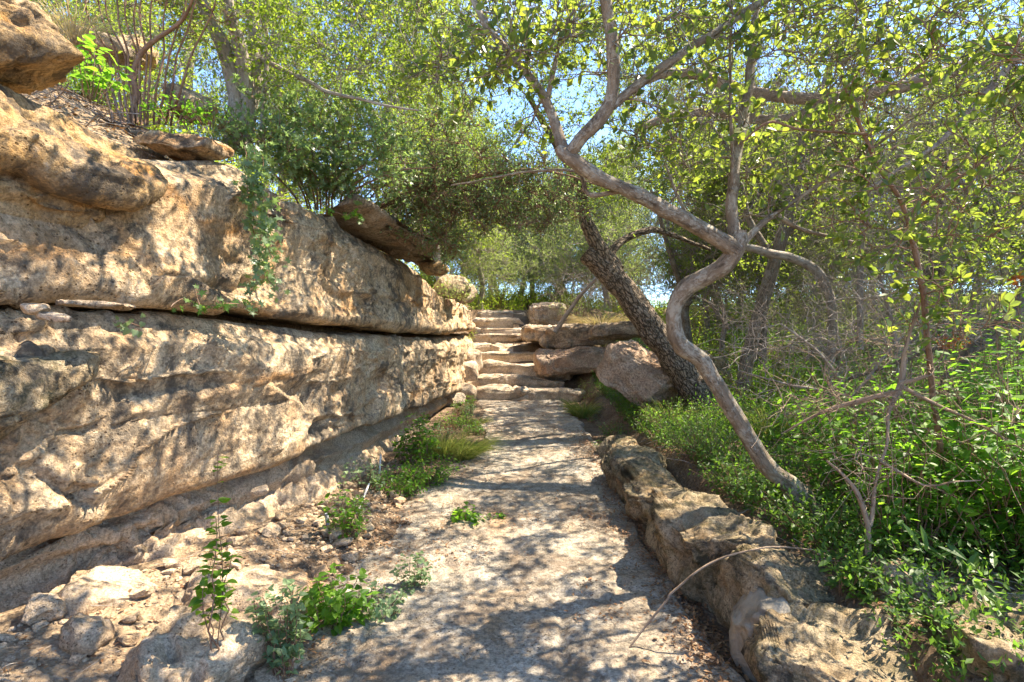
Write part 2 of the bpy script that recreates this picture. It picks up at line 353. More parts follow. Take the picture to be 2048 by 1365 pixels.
# ground sheet
def axis(segs):
    out = []
    for a, b, st in segs: out.append(np.arange(a, b, st))
    return np.unique(np.concatenate(out+[np.array([segs[-1][1]])]))
gx = np.concatenate([-np.geomspace(200, 6, 30), np.arange(-5.9, -3, .1), np.arange(-3, 3.4, .03), np.arange(3.4, 8, .12), np.geomspace(8, 200, 30)])
gy = np.concatenate([-np.geomspace(200, 4, 18), np.arange(-3.8, 1, .2), np.arange(1, 7, .03), np.arange(7, 11, .06), np.arange(11, 17, .12), np.geomspace(17, 300, 36)])
GX, GY = np.meshgrid(gx, gy)
mb = MB(); GZ = H(GX, GY)
mb.add(np.stack([GX, GY, GZ], -1).reshape(-1, 3), [gridfaces(len(gy), len(gx))])
tag(mb.build("ground", M['soil']), "brown soil and leaf litter ground around the stone path", None, None, "structure")

# path slab
def path():
    ys = np.concatenate([np.arange(-2, 1.5, .06), np.arange(1.5, 10.35, .016)]); us = np.linspace(0, 1, 150)
    yl = [-2, 2.4, 2.9, 3.4, 3.96, 4.5, 5.48, 6.3, 6.9, 8.0, 9.8, 10.4]; xl = [-.95, -.98, -1.05, -1.10, -1.13, -1.0, -.74, -.5, -.35, -.52, -.58, -.62]
    yr = [-2, 2.5, 3.05, 3.87, 5.3, 6.67, 9.8, 10.4]; xr = [1.10, 1.05, 1.0, .95, .99, 1.05, .95, .9]
    w1 = fbm(np.stack([ys*2.3, ys*0, ys*0], 1), 4, seed=21)*.10; w2 = fbm(np.stack([ys*2.3, ys*0+9, ys*0], 1), 4, seed=22)*.09
    L = np.interp(ys, yl, xl)+w1; Rr = np.interp(ys, yr, xr)+w2
    X = L[:, None]+(Rr-L)[:, None]*us[None]; Y = np.repeat(ys[:, None], len(us), 1)
    q = np.stack([X.ravel(), Y.ravel(), X.ravel()*0], 1)
    Z = zpath(Y)+.045+(fbm(q*1.6, 3, seed=31).reshape(X.shape))*.02+fbm(q*7, 4, seed=32).reshape(X.shape)*.009
    rg = fbm(q*2.2+5, 4, seed=33, ridge=True).reshape(X.shape)
    Z -= .02*sst(.62, .85, rg)
    f1, f2 = worley(q*np.array([14., 14, 1]), 3); Z -= .006*(1-sst(.1, .35, f1)).reshape(X.shape)
    e = np.minimum(us, 1-us)[None]*(Rr-L)[:, None]; e = e+fbm(q*6, 3, seed=35).reshape(X.shape)*.03
    Z -= .10*(1-sst(-.01, .055, e))
    mb = MB(); mb.add(np.stack([X, Y, Z], -1).reshape(-1, 3), [gridfaces(len(ys), len(us))])
    return mb.build("path", M['path'])
tag(path(), "worn grey limestone path with dappled light", None, None, "structure")

# ------------------------------------------------------------------ rock beds of the cliff
def bed(name, label, cat, X0, X1, top, bot, face, mat, back=.8, rc=.10, seed=1, amp=1.0, endr=.25, res=1.0, ptop=0.0, curve=None, smax=None, s0=None, group=None, stretch=1.0, groove=0.0):
    """a natural rock layer along the wall curve: X0..X1 photo columns, top/bot functions of s, face = [(t, offset)]"""
    sa = sX(X0) if s0 is None else s0; sb = sX(X1) if smax is None else smax
    s = [sa]
    while s[-1] < sb:
        y = np.interp(s[-1], WS, WC[:, 1]); s.append(s[-1]+max(.009, .0032*max(y, 1.0))*res)
    s = np.array(s); ns = len(s)
    zt, zb = top(s), bot(s)
    e = np.minimum(s-sa, sb-s); k = np.sqrt(np.clip(1-(1-np.clip(e/endr, 0, 1))**2, 0, 1)); k = .02+.98*k
    mid = (zt+zb)/2; zt2 = mid+(zt-mid)*k; zb2 = mid+(zb-mid)*k
    hmax = float(np.mean(zt-zb)); nf = int(max(12, hmax/(.012*res)))
    rows = []
    for q in np.linspace(-back, -rc, 14): rows.append((0, q))
    for a in np.linspace(0, 1, 6)[1:]: rows.append((1, a))
    for t in np.linspace(0, 1, nf)[1:-1]: rows.append((2, t))
    for a in np.linspace(0, 1, 6): rows.append((3, a))
    for q in np.linspace(-rc, -back, 14)[1:]: rows.append((4, q))
    ft = np.array(face, float)
    o = np.zeros((len(rows), ns)); z = np.zeros((len(rows), ns)); h = zt2-zb2; r = np.minimum(rc, h*.45)
    fo = lambda t: np.interp(t, ft[:, 0], ft[:, 1])
    for i, (kd, a) in enumerate(rows):
        if kd == 0: o[i] = fo(0)+a*1.0-r*0; z[i] = zt2+ptop*(-a-rc)
        elif kd == 1: o[i] = fo(0)-r+r*math.sin(a*math.pi/2); z[i] = zt2-r*(1-math.cos(a*math.pi/2))
        elif kd == 2: o[i] = fo(a); z[i] = (zt2-r)-(h-2*r)*a
        elif kd == 3: o[i] = fo(1)-r*(1-math.cos(a*math.pi/2)); z[i] = zb2+r-r*math.sin(a*math.pi/2)
        else: o[i] = fo(1)+a; z[i] = zb2+.04*(-a-rc)
    o = o*1.0; fade = (1-k)*.5
    o -= fade[None, :]
    wx = np.interp(s, WS, WC[:, 0]); wy = np.interp(s, WS, WC[:, 1]); nx = np.interp(s, WS, WN[:, 0]); ny = np.interp(s, WS, WN[:, 1])
    G = np.stack([wx[None]+o*nx[None], wy[None]+o*ny[None], z], -1)
    wr = np.array([.35 if kd in (0, 4) else .5 if kd in (1, 3) else .5+.5*float(sst(0, .10, min(a, 1-a))) for kd, a in rows])
    G = G+(displace(G, seed, amp, stretch, groove)-G)*wr[:, None, None]
    mb = MB(); V = G.reshape(-1, 3); nr = len(rows)
    mb.add(V, [gridfaces(nr, ns)[:, ::-1], np.array([[i*ns+j, (nr-1-i)*ns+j, (nr-2-i)*ns+j, (i+1)*ns+j][::(1 if j == 0 else -1)] for j in (0, ns-1) for i in range(nr//2-1)])])
    j = ns//2; c = V.mean(0); loc = (float(c[0]), float(c[1]), float(V[:, 2].min()))
    ob = mb.build(name, mat, None, loc); return tag(ob, label, cat, group)
def displace(G, seed, amp, stretch=1.0, groove=0.0):
    sh = G.shape; V = G.reshape(-1, 3); N = -gridnormals(G).reshape(-1, 3)
    warp = np.stack([fbm(V*1.1+k*5, 3, seed=seed+20+k) for k in range(3)], 1)
    q = V*np.array([1, 1, stretch])+warp*.18
    ff = 1-.5*sst(3.5, 7.5, V[:, 1])
    d = fbm(q*1.1, 2, seed=seed)*.075*ff
    # bedding ribs
    b = fbm(q*np.array([.7, .7, 7.0]), 4, .6, seed=seed+1); d += b*.026*ff*sst(-.4, .5, fbm(q*1.1+4, 2, seed=seed+13))
    # broken slab faces: large, then smaller ones in the rough patches
    wq = q+np.stack([fbm(V*5+k*3, 3, seed=seed+50+k) for k in range(3)], 1)*.05
    v1, e1 = facets(wq*np.array([.95, .95, 2.3]), seed+60, .6); d += v1*.048*ff
    m = sst(-.05, .30, fbm(q*1.2+9, 3, seed=seed+9))
    v2, e2 = facets(wq*np.array([3.2, 3.2, 6.5]), seed+70, .8); d += v2*.026*ff*(.25+.75*m)
    v3, e3 = facets(wq*np.array([10, 10, 15.]), seed+80, .9); d += v3*.0085*(.3+.7*m)
    # pits and grain
    d += m*fbm(q*11, 4, .6, seed=seed+4)*.022
    f1, f2 = worley(q*np.array([9., 9, 11]), seed+3); d -= .026*(1-sst(.08, .36, f1))*m*sst(-.1, .3, fbm(q*2.3, 2, seed=seed+33))
    d += fbm(q*26, 3, .6, seed=seed+8)*.005*(.5+m)
    c = np.abs(fbm(q*np.array([.45, .45, 2.2]), 4, seed=seed+5)); d -= .05*(1-sst(.0, .016, c))*sst(.0, .15, fbm(q*1.3+2, 2, seed=seed+14))
    if groove:
        qq = V*np.array([7, 3.0, .7])+warp*.3; d += groove*fbm(qq, 4, .6, seed=seed+12, ridge=True)*sst(3.5, 5.5, V[:, 1])
    return (V+N*(d*amp)[:, None]).reshape(sh)

crack_t = zline([(-300, 600), (0, 610), (100, 600), (200, 600), (350, 612), (470, 630), (560, 645), (640, 655), (720, 655), (800, 663), (870, 668), (945, 662)])
crack_b = lambda s: crack_t(s)-.05-.02*(s < sX(300))
lip = zline([(-400, 1330), (-150, 1200), (0, 1120), (100, 1080), (250, 1030), (430, 975), (560, 935), (640, 905), (760, 850), (840, 815), (915, 785), (945, 775)], .1)
base = lambda s: -0.25+0*s
S_END = WS[-1]
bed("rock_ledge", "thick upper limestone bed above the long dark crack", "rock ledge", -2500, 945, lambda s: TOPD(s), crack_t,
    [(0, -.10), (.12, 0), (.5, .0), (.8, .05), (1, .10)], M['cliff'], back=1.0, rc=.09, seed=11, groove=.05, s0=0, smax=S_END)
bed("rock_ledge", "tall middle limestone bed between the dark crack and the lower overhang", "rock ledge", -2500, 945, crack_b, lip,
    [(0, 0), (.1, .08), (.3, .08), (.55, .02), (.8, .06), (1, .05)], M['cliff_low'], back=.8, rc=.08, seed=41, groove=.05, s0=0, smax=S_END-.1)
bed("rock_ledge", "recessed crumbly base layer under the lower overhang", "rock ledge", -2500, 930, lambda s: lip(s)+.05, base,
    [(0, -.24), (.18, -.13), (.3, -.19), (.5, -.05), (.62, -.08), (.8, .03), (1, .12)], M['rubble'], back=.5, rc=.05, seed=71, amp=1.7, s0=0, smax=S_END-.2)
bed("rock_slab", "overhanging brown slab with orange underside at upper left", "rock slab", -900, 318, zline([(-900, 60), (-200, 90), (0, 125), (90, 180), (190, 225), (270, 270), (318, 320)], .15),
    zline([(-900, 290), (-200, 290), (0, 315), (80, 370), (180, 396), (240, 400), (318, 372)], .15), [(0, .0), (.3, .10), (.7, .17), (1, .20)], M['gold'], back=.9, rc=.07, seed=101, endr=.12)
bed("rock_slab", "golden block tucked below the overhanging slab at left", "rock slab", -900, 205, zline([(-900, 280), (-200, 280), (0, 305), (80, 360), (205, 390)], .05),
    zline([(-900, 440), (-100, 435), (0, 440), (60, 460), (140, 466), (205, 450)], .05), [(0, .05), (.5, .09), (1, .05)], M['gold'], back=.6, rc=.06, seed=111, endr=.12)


# ------------------------------------------------------------------ free rocks
def ico(sub):
    import bmesh
    bm = bmesh.new(); bmesh.ops.create_icosphere(bm, subdivisions=sub, radius=1)
    v = np.array([x.co[:] for x in bm.verts]); f = np.array([[q.index for q in p.verts] for p in bm.faces]); bm.free(); return v, f
ICO = {k: ico(k) for k in (2, 3, 4, 5, 6)}
def rotm(rx, ry, rz):
    rx, ry, rz = R(rx), R(ry), R(rz)
    cx, sx, cy, sy_, cz, sz = math.cos(rx), math.sin(rx), math.cos(ry), math.sin(ry), math.cos(rz), math.sin(rz)
    return np.array([[cz, -sz, 0], [sz, cz, 0], [0, 0, 1]])@np.array([[cy, 0, sy_], [0, 1, 0], [-sy_, 0, cy]])@np.array([[1, 0, 0], [0, cx, -sx], [0, sx, cx]])
def rockverts(size, seed, sub=5, box=.35, cuts=6, rough=1.0, pits=0.0):
    v, f = ICO[sub]; rng = np.random.default_rng(seed)
    p = np.sign(v)*np.abs(v)**(1-box*.9); p = p/np.max(np.abs(p), axis=0)
    for _ in range(max(0, cuts+8)):
        n = nrm(rng.normal(size=3)); dd = rng.uniform(.58, .95)*np.sum(np.abs(n))*.80; e = p@n-dd; p = p-np.maximum(e, 0)[:, None]*n*.95
    size = np.array(size)/2; q = p*size; n = nrm(v/size); sc = float(np.mean(size)); u = q/sc; w_ = q+seed*1.7
    d = fbm(u*1.1+seed, 3, seed=seed)*.16+fbm(u*2.6+seed, 4, .55, seed=seed+1)*.07
    t = fbm(u*np.array([2.2, 2.2, 3.6])+seed, 4, .55, seed=seed+6)*3; d += (np.floor(t)+sst(.2, .8, t-np.floor(t)))*.045
    wu = w_+np.stack([fbm(w_*6+k*3, 3, seed=seed+50+k) for k in range(3)], 1)*.05
    v2, e2 = facets(wu*np.array([2.4, 2.4, 4.5])*(.3/max(sc, .1))**.5, seed+70, .8); d = d*.75+v2*.055; d = d*sc
    if sub >= 5:
        d += (fbm(w_*11, 4, .62, seed=seed+2)*.022+fbm(w_*34, 3, .6, seed=seed+8)*.006)*min(1, sc/.3)
        c = np.abs(fbm(w_*np.array([1.3, 1.3, 2.6]), 4, seed=seed+9)); d -= .03*(1-sst(0, .03, c))*min(1, sc/.3)
    if pits:
        f1, f2 = worley(w_*np.array([5.5, 5.5, 6.5])+fbm(w_*6, 2, seed=3)[:, None]*.6, seed+3); d -= pits*.5*(1-sst(.12, .5, f1))*sst(-.2, .3, fbm(w_*3, 2, seed=seed+4))
        f1, f2 = worley(w_*17, seed+5); d -= pits*.14*(1-sst(.1, .45, f1))
    return q+n*(d*rough)[:, None], f
def rock(name, label, cat, loc, size, rot=(0, 0, 0), seed=1, sub=5, mat='curb', group=None, sink=.0, **kw):
    v, f = rockverts(size, seed, sub, **kw); v = v@rotm(*rot).T
    mb = MB(); mb.add(v, [f]); o = mb.build(name, M[mat]); o.location = loc
    return tag(o, label, cat, group)
# ------------------------------------------------------------------ steps
NST = 9; y0s, y1s = 10.15, 14.5
words = ["lowest", "second", "third", "fourth", "fifth", "sixth", "seventh", "eighth", "topmost"]
for k in range(NST):
    t = k/(NST-1); y = y0s+(y1s-y0s)*k/(NST-1); zt = .43+.2*(k+1)-.0
    xl, xr = -.95+.08*t, 1.0-.55*min(1, t*1.3)+.05*t
    if k == 0: xr = 1.25
    n = 2 if k in (0, 1, 4) else 1
    cuts_ = [xl, (xl+xr)/2+(.1 if k == 0 else -.2), xr] if n == 2 else [xl, xr]
    for j in range(n):
        a, b = cuts_[j], cuts_[j+1]
        side = "" if n == 1 else (" left half" if j == 0 else " right half")
        rock("stone_step", "%s stone step of the stairs%s" % (words[k], ","+side if side else ""), "stone step", ((a+b)/2, y+.42, zt-.15-(.02 if j else 0)), (b-a+.14, 1.0, .36),
             (0, (2 if j else -1), (k*37 % 7)-3), seed=200+k*3+j, sub=6, mat='step', box=.80, cuts=-6, rough=.85, group="stone steps of the stairs")
rock("stone_block", "low crumbly block under the front edge of the lowest step", "stone block", (.1, 10.22, .40), (1.5, .35, .32), (0, 0, 2), 240, 5, 'step', box=.6)
# rocks beside the stairs
def at(X, Y, d): return tuple(P(X, Y, d))
SR = [  # label, X, Y, d, size, rot, mat
 ("grey capstone with flat top above the right side of the stairs", 1160, 672, 11.2, (1.6, .9, .42), (0, -4, 8), 'grey'),
 ("long cracked grey ledge stone behind the leaning trunk", 1240, 660, 10.9, (1.3, .9, .38), (0, -5, 5), 'grey'),
 ("pinkish brown block under the grey capstone beside the stairs", 1150, 722, 10.9, (1.5, .9, .50), (0, -3, 6), 'pink'),
 ("dark stone beside the sixth and seventh stairs", 1085, 668, 12.4, (.9, 1.0, .35), (0, 0, 0), 'grey'),
 ("grey boulder beside the top of the stairs", 1090, 632, 14.2, (.9, 1.0, .6), (0, 0, 12), 'grey'),
 ("low stone beside the lower stairs on the right", 1110, 745, 11.2, (.7, .9, .4), (0, 0, -12), 'step'),
]
for i, (lb, X, Y, d, sz, rt, mt) in enumerate(SR): rock("boulder", lb, "boulder", at(X, Y, d), sz, rt, 260+i, 6, mt, box=.7, cuts=-3, rough=1.0, pits=.06)
rock("boulder", "big tilted pinkish boulder with overhanging flat face beside the oak trunk", "boulder", at(1285, 758, 8.0), (1.15, .9, .75), (8, 30, -18), 281, 6, 'pink', box=.6, cuts=4, rough=1.0, pits=.05)
rock("boulder", "dark mossy boulder wedged behind the tilted pink boulder", "boulder", at(1370, 745, 8.5), (1.2, .9, .8), (0, 10, 20), 282, 5, 'curb', box=.4)
for i, (lb, X, Y, d, sz) in enumerate([
 ("pale lumpy stone at the left foot of the stairs", 925, 785, 9.9, (.5, .5, .32)),
 ("small round stone left of the second stair", 935, 745, 10.3, (.42, .5, .4)),
 ("brown stone at wall end left of the lower stairs", 900, 800, 9.4, (.4, .5, .3)),
 ("narrow tan stone left of the third stair", 940, 720, 10.8, (.36, .5, .5))]):
    rock("boulder", lb, "boulder", at(X, Y, d), sz, (0, 5, i*30), 290+i, 4, 'step', box=.4, rough=1.0)
# stones on top of the cliff
TR = [
 ("boulder", "huge overhanging boulder at the top left corner", -185, 20, 2.45, (.95, 1.2, .50), (0, 24, -30), 'gold', 6, .6),
 ("boulder", "low brown stone on the cliff rim left of the hanging vine", 375, 292, 3.75, (.52, .5, .17), (0, 12, -10), 'cliff', 5, .5),
 ("boulder", "pitted tan boulder under the grey barked trees", 385, 215, 4.5, (.40, .4, .24), (0, 12, 10), 'cliff', 5, .4),
 ("boulder", "pale boulder among brown stems on the upper slope", 270, 105, 5.0, (.36, .35, .24), (0, 8, 30), 'cliff', 5, .4),
 ("boulder", "flat grey stone on the upper slope near the top left", 200, 95, 4.6, (.6, .5, .16), (0, 14, 0), 'grey', 4, .5),
 ("rock_slab", "long grey slab leaning on the cliff rim over an orange gap", 780, 478, 6.0, (2.2, .70, .13), (0, 7, 71), 'grey', 6, .8),
 ("boulder", "orange brown rounded stone at the low end of the rim slab", 868, 535, 6.9, (.34, .4, .2), (0, 0, 20), 'gold', 4, .4),
 ("boulder", "weathered stone on the cliff rim near the stairs", 905, 580, 8.6, (.55, .5, .4), (0, 0, 20), 'cliff', 5, .4),
 ("boulder", "small stone at the end of the cliff rim by the stairs", 925, 590, 10.2, (.4, .5, .35), (0, 0, 50), 'grey', 4, .4),
 ("stone", "small tan triangular stone lying on the dark crack ledge", 70, 618, 2.30, (.10, .08, .05), (0, 0, 20), 'rubble', 4, .3),
 ("stone", "flat pale stone flake on the crack ledge above the dark block", 110, 634, 2.32, (.14, .09, .03), (0, 8, -20), 'step', 4, .4),
 ("stone", "long thin grey flake inside the dark crack at left", 185, 610, 2.62, (.36, .16, .035), (0, 2, 50), 'grey', 4, .5),
]
for i, (nm, lb, X, Y, d, sz, rt, mt, sub, bx) in enumerate(TR): rock(nm, lb, "stone" if nm == "stone" else nm.replace("_", " "), at(X, Y, d), sz, rt, 310+i, sub, mt, box=bx, rough=.8, cuts=6)

# curb of big stones on the right of the path
CB = [
 ("narrow weathered curb stone at the far end of the curb", (1.13, 5.85, .15), (.42, 1.35, .56), (0, 3, -2), 'curb'),
 ("ridged mossy curb stone second from the far end of the curb", (1.14, 4.75, .17), (.50, 1.55, .62), (3, -4, 3), 'curb'),
 ("largest mossy pitted curb stone right of the path bend", (1.17, 3.66, .17), (.58, 1.55, .70), (-2, -5, 4), 'curb'),
 ("pitted curb stone topped by the bent fallen stick", (1.31, 2.90, .14), (.58, .74, .66), (0, 6, 22), 'curb'),
 ("pale rugged curb stone at the bottom right corner", (1.47, 2.20, .05), (1.05, .72, .58), (0, 10, -18), 'curb'),
 ("flat holed stone lying beneath the long green leaves", (1.98, 2.60, .33), (.62, .34, .2), (0, 12, -14), 'grey'),
 ("dark stone slab at the right edge below the big shrub", (2.22, 2.05, .24), (1.25, .85, .5), (0, 8, -8), 'curb'),
]
for i, (lb, loc, sz, rt, mt) in enumerate(CB): rock("curb_stone", lb, "curb stone", loc, sz, rt, 340+i, 6, mt, box=.62, cuts=2, rough=1.0, pits=.11, group="curb stones along the right side of the path")
rock("mortar_joint", "smooth brown mortar filling between the two nearest curb stones", "mortar", (1.17, 2.60, .06), (.34, .36, .56), (0, -8, 14), 352, 5, 'mortar', box=.5, rough=.8)
rock("mortar_joint", "flat brown mortar bed under the corner curb stone", "mortar", (1.42, 1.90, -.04), (.9, .34, .34), (0, 4, -20), 353, 5, 'mortar', box=.6, rough=.4)

# pitted boulders and rubble at the lower left
rock("boulder", "large pitted yellow boulder with holes at the lower left", "boulder", (-1.33, 2.42, .08), (.66, .72, .46), (0, 14, -28), 361, 6, 'rubble', box=.4, cuts=5, rough=.8, pits=.20)
rock("boulder", "broad rounded tan boulder beside the path edge", "boulder", (-1.42, 3.10, .10), (.66, .70, .34), (0, 12, 20), 362, 6, 'rubble', box=.4, cuts=5, rough=.8, pits=.12)
rock("boulder", "low tan block between rubble and wall base", "boulder", (-2.0, 2.85, .22), (.50, .38, .24), (0, 10, 40), 363, 5, 'rubble', box=.5)
rng = np.random.default_rng(77)
rock("boulder", "rounded dark topped block at left below the crack", "boulder", at(-95, 765, 2.42), (.62, 1.0, .50), (0, 0, -22), 364, 6, 'curb', box=.45, cuts=-4, rough=.8, pits=.08)
named = [("lone round stone on the left path edge", 592, 0, (940-600)), ]
for i, (lb, X, Y, s) in enumerate([
 ("round tan stone on the left edge of the path", 840, 1018, .085), ("brown stone beside the round one on the path edge", 798, 1022, .10),
 ("square tan stone near the grey pipe stub", 672, 1110, .12), ("pale flat stone by the left path edge", 700, 1140, .10),
 ("pale stone perched on the rounded boulder", 520, 1090, .10), ("small stone at wall base beside the old stump", 560, 1055, .09),
 ("blocky pale stone at the bottom left corner", 90, 1300, .17), ("flat pale stone flake at the bottom left", 170, 1330, .20),
 ("tan slab lying in the rubble under the overhang", 160, 1215, .13)]):
    d = 1.6375/((Y-682.5)/F+.055)*(.93 if X < 600 else 1)
    x = (X-1024)/F*d; z = float(H(x, d))
    rock("stone", lb, "stone", (x, d, z+s*.22+(.25 if 'perched' in lb else 0)), (s, s*.8, s*.6), (0, 10, i*50), 370+i, 5, 'rubble', box=.6, cuts=4, rough=1.2)
protos = []
def scatter_stones():
    n = 0
    meshes = []
    for k in range(8):
        v, f = rockverts((1, .8, .45), 400+k, 3, box=.55, cuts=9, rough=.8)
        mb = MB(); mb.add(v, [f], smooth=False); o = mb.build("stone", M['rubble']); meshes.append(o)
    used = 0
    for k in range(270):
        y = rng.uniform(1.7, 5.0); xw = float(xwall(y)); u = rng.uniform(.02, 1)
        x = xw+.05+u*( (-1.02 if y < 4 else -.95)-xw)
        s = .022+.12*rng.random()**2.4
        if used < 8: o = meshes[used]
        else:
            o = meshes[rng.integers(8)].copy(); scn.collection.objects.link(o)
        used += 1
        o.location = (x, y, float(H(x, y))+s*.16); o.scale = (s, s, s*rng.uniform(.7, 1.2)); o.rotation_euler = (rng.uniform(-.4, .4), rng.uniform(-.4, .4), rng.uniform(0, 6.3))
        tag(o, "small angular tan stone in the rubble at the cliff foot", "stone", "loose stones in the rubble at the cliff foot")
scatter_stones()

# ------------------------------------------------------------------ tubes, leaves, plants
def frames(Pt, rng):
    T = nrm(np.gradient(Pt, axis=1)); r = nrm(rng.normal(size=(len(Pt), 1, 3)))+np.zeros_like(T)
    A = nrm(np.cross(T, r)); B = np.cross(T, A); return A, B
def tubes(mb, Pt, Rd, k, rng, wob=0.0):
    """Pt (N,n,3) Rd (N,n)"""
    N, n, _ = Pt.shape; A, B = frames(Pt, rng); a = np.arange(k)*2*math.pi/k; ca, sa = np.cos(a), np.sin(a)
    ring = A[:, :, None]*ca[:, None]+B[:, :, None]*sa[:, None]
    V = Pt[:, :, None]+ring*Rd[:, :, None, None]
    ln = np.concatenate([np.zeros((N, 1)), np.cumsum(np.linalg.norm(np.diff(Pt, axis=1), axis=2), 1)], 1)
    at = np.stack([ca[None, None]*Rd[:, :, None], sa[None, None]*Rd[:, :, None], np.repeat(ln[:, :, None], k, 2)], -1)
    f = gridfaces(n, k, wrap=True)[:, ::-1]; F_ = (f[None]+(np.arange(N)*n*k)[:, None, None]).reshape(-1, 4)
    mb.add(V.reshape(-1, 3), [F_], True, at.reshape(-1, 3)+np.repeat(rng.random((N, 3))*5, n*k, 0).reshape(-1, 3))
def trunk(mb, pts, rad, rng, k=18, step=.03, rough=.12, wob=.01, cap=True):
    d = catmull(np.column_stack([pts, rad]), step); p = d[:, :3].copy(); r = np.maximum(d[:, 3], .002)
    p += np.stack([fbm(p*2.5+i*9, 3, seed=int(rng.integers(999))) for i in range(3)], 1)*wob*2
    T = nrm(np.gradient(p, axis=0)); ref = np.array([0, 1, 0.13]); A = np.cross(T, ref); A = nrm(A); B = np.cross(T, A)
    a = np.arange(k)*2*math.pi/k; ring = A[:, None]*np.cos(a)[None, :, None]+B[:, None]*np.sin(a)[None, :, None]
    q = (p[:, None]+ring*r[:, None, None]).reshape(-1, 3)
    rr = r[:, None]*(1+(fbm(q*6, 3, seed=5)*rough*1.3+fbm(q*22, 3, seed=6)*rough*.7).reshape(len(p), k))
    V = p[:, None]+ring*rr[..., None]
    ln = np.concatenate([[0], np.cumsum(np.linalg.norm(np.diff(p, axis=0), axis=1))])
    at = np.stack([np.cos(a)[None]*r[:, None], np.sin(a)[None]*r[:, None], np.repeat(ln[:, None], k, 1)], -1)+rng.random(3)*4
    n = len(p); fs = [gridfaces(n, k, wrap=True)[:, ::-1]]
    if cap: fs.append(np.array([[(n-1)*k+i for i in range(k)]])); fs.append(np.array([[i for i in range(k)][::-1]]))
    mb.add(V.reshape(-1, 3), fs, True, at.reshape(-1, 3)); return p, r
LT = {
 'oval': ([(0, 0, 0), (.28, .42, .10), (.68, .46, .12), (1, 0, 0), (.68, -.46, .12), (.28, -.42, .10), (.5, 0, 0)], [(0, 6, 2, 1), (6, 3, 2), (0, 5, 4, 6), (6, 4, 3)]),
 'dia': ([(0, 0, 0), (.45, .5, .10), (1, 0, 0), (.45, -.5, .10)], [(0, 2, 1), (0, 3, 2)]),
 'blade': ([(0, .5, 0), (0, -.5, 0), (.4, .45, .02), (.4, -.45, .02), (.75, .3, -.06), (.75, -.3, -.06), (1, 0, -.2)], [(0, 1, 3, 2), (2, 3, 5, 4), (4, 5, 6)]),
 'star': ([(0, 0, 0), (.22, .16, 0), (.18, .62, .1), (.45, .2, 0), (.72, .55, .1), (.68, .14, 0), (1, 0, -.05), (.68, -.14, 0), (.72, -.55, .1), (.45, -.2, 0), (.18, -.62, .1), (.22, -.16, 0)], [(0, 1, 3, 5, 6, 7, 9, 11), (1, 2, 3), (3, 4, 5), (9, 8, 7), (11, 10, 9)]),
 'heart': ([(0, 0, 0), (-.08, .28, .05), (.12, .5, .1), (.5, .38, .08), (1, 0, -.1), (.5, -.38, .08), (.12, -.5, .1), (-.08, -.28, .05)], [(0, 4, 3, 2), (0, 2, 1), (0, 6, 5, 4), (0, 7, 6)]),
}
def leaves(mb, pos, dr, nm, L, W, shape):
    dr = nrm(dr); sd_ = nrm(np.cross(dr, nm)); nn = np.cross(sd_, dr); pts, fc = LT[shape]; t = np.array(pts)
    V = pos[:, None]+dr[:, None]*(t[None, :, 0:1]*L[:, None, None])+sd_[:, None]*(t[None, :, 1:2]*W[:, None, None])+nn[:, None]*(t[None, :, 2:3]*W[:, None, None])
    mb.batch(V, fc)
def sph(rng, n): return nrm(rng.normal(size=(n, 3)))

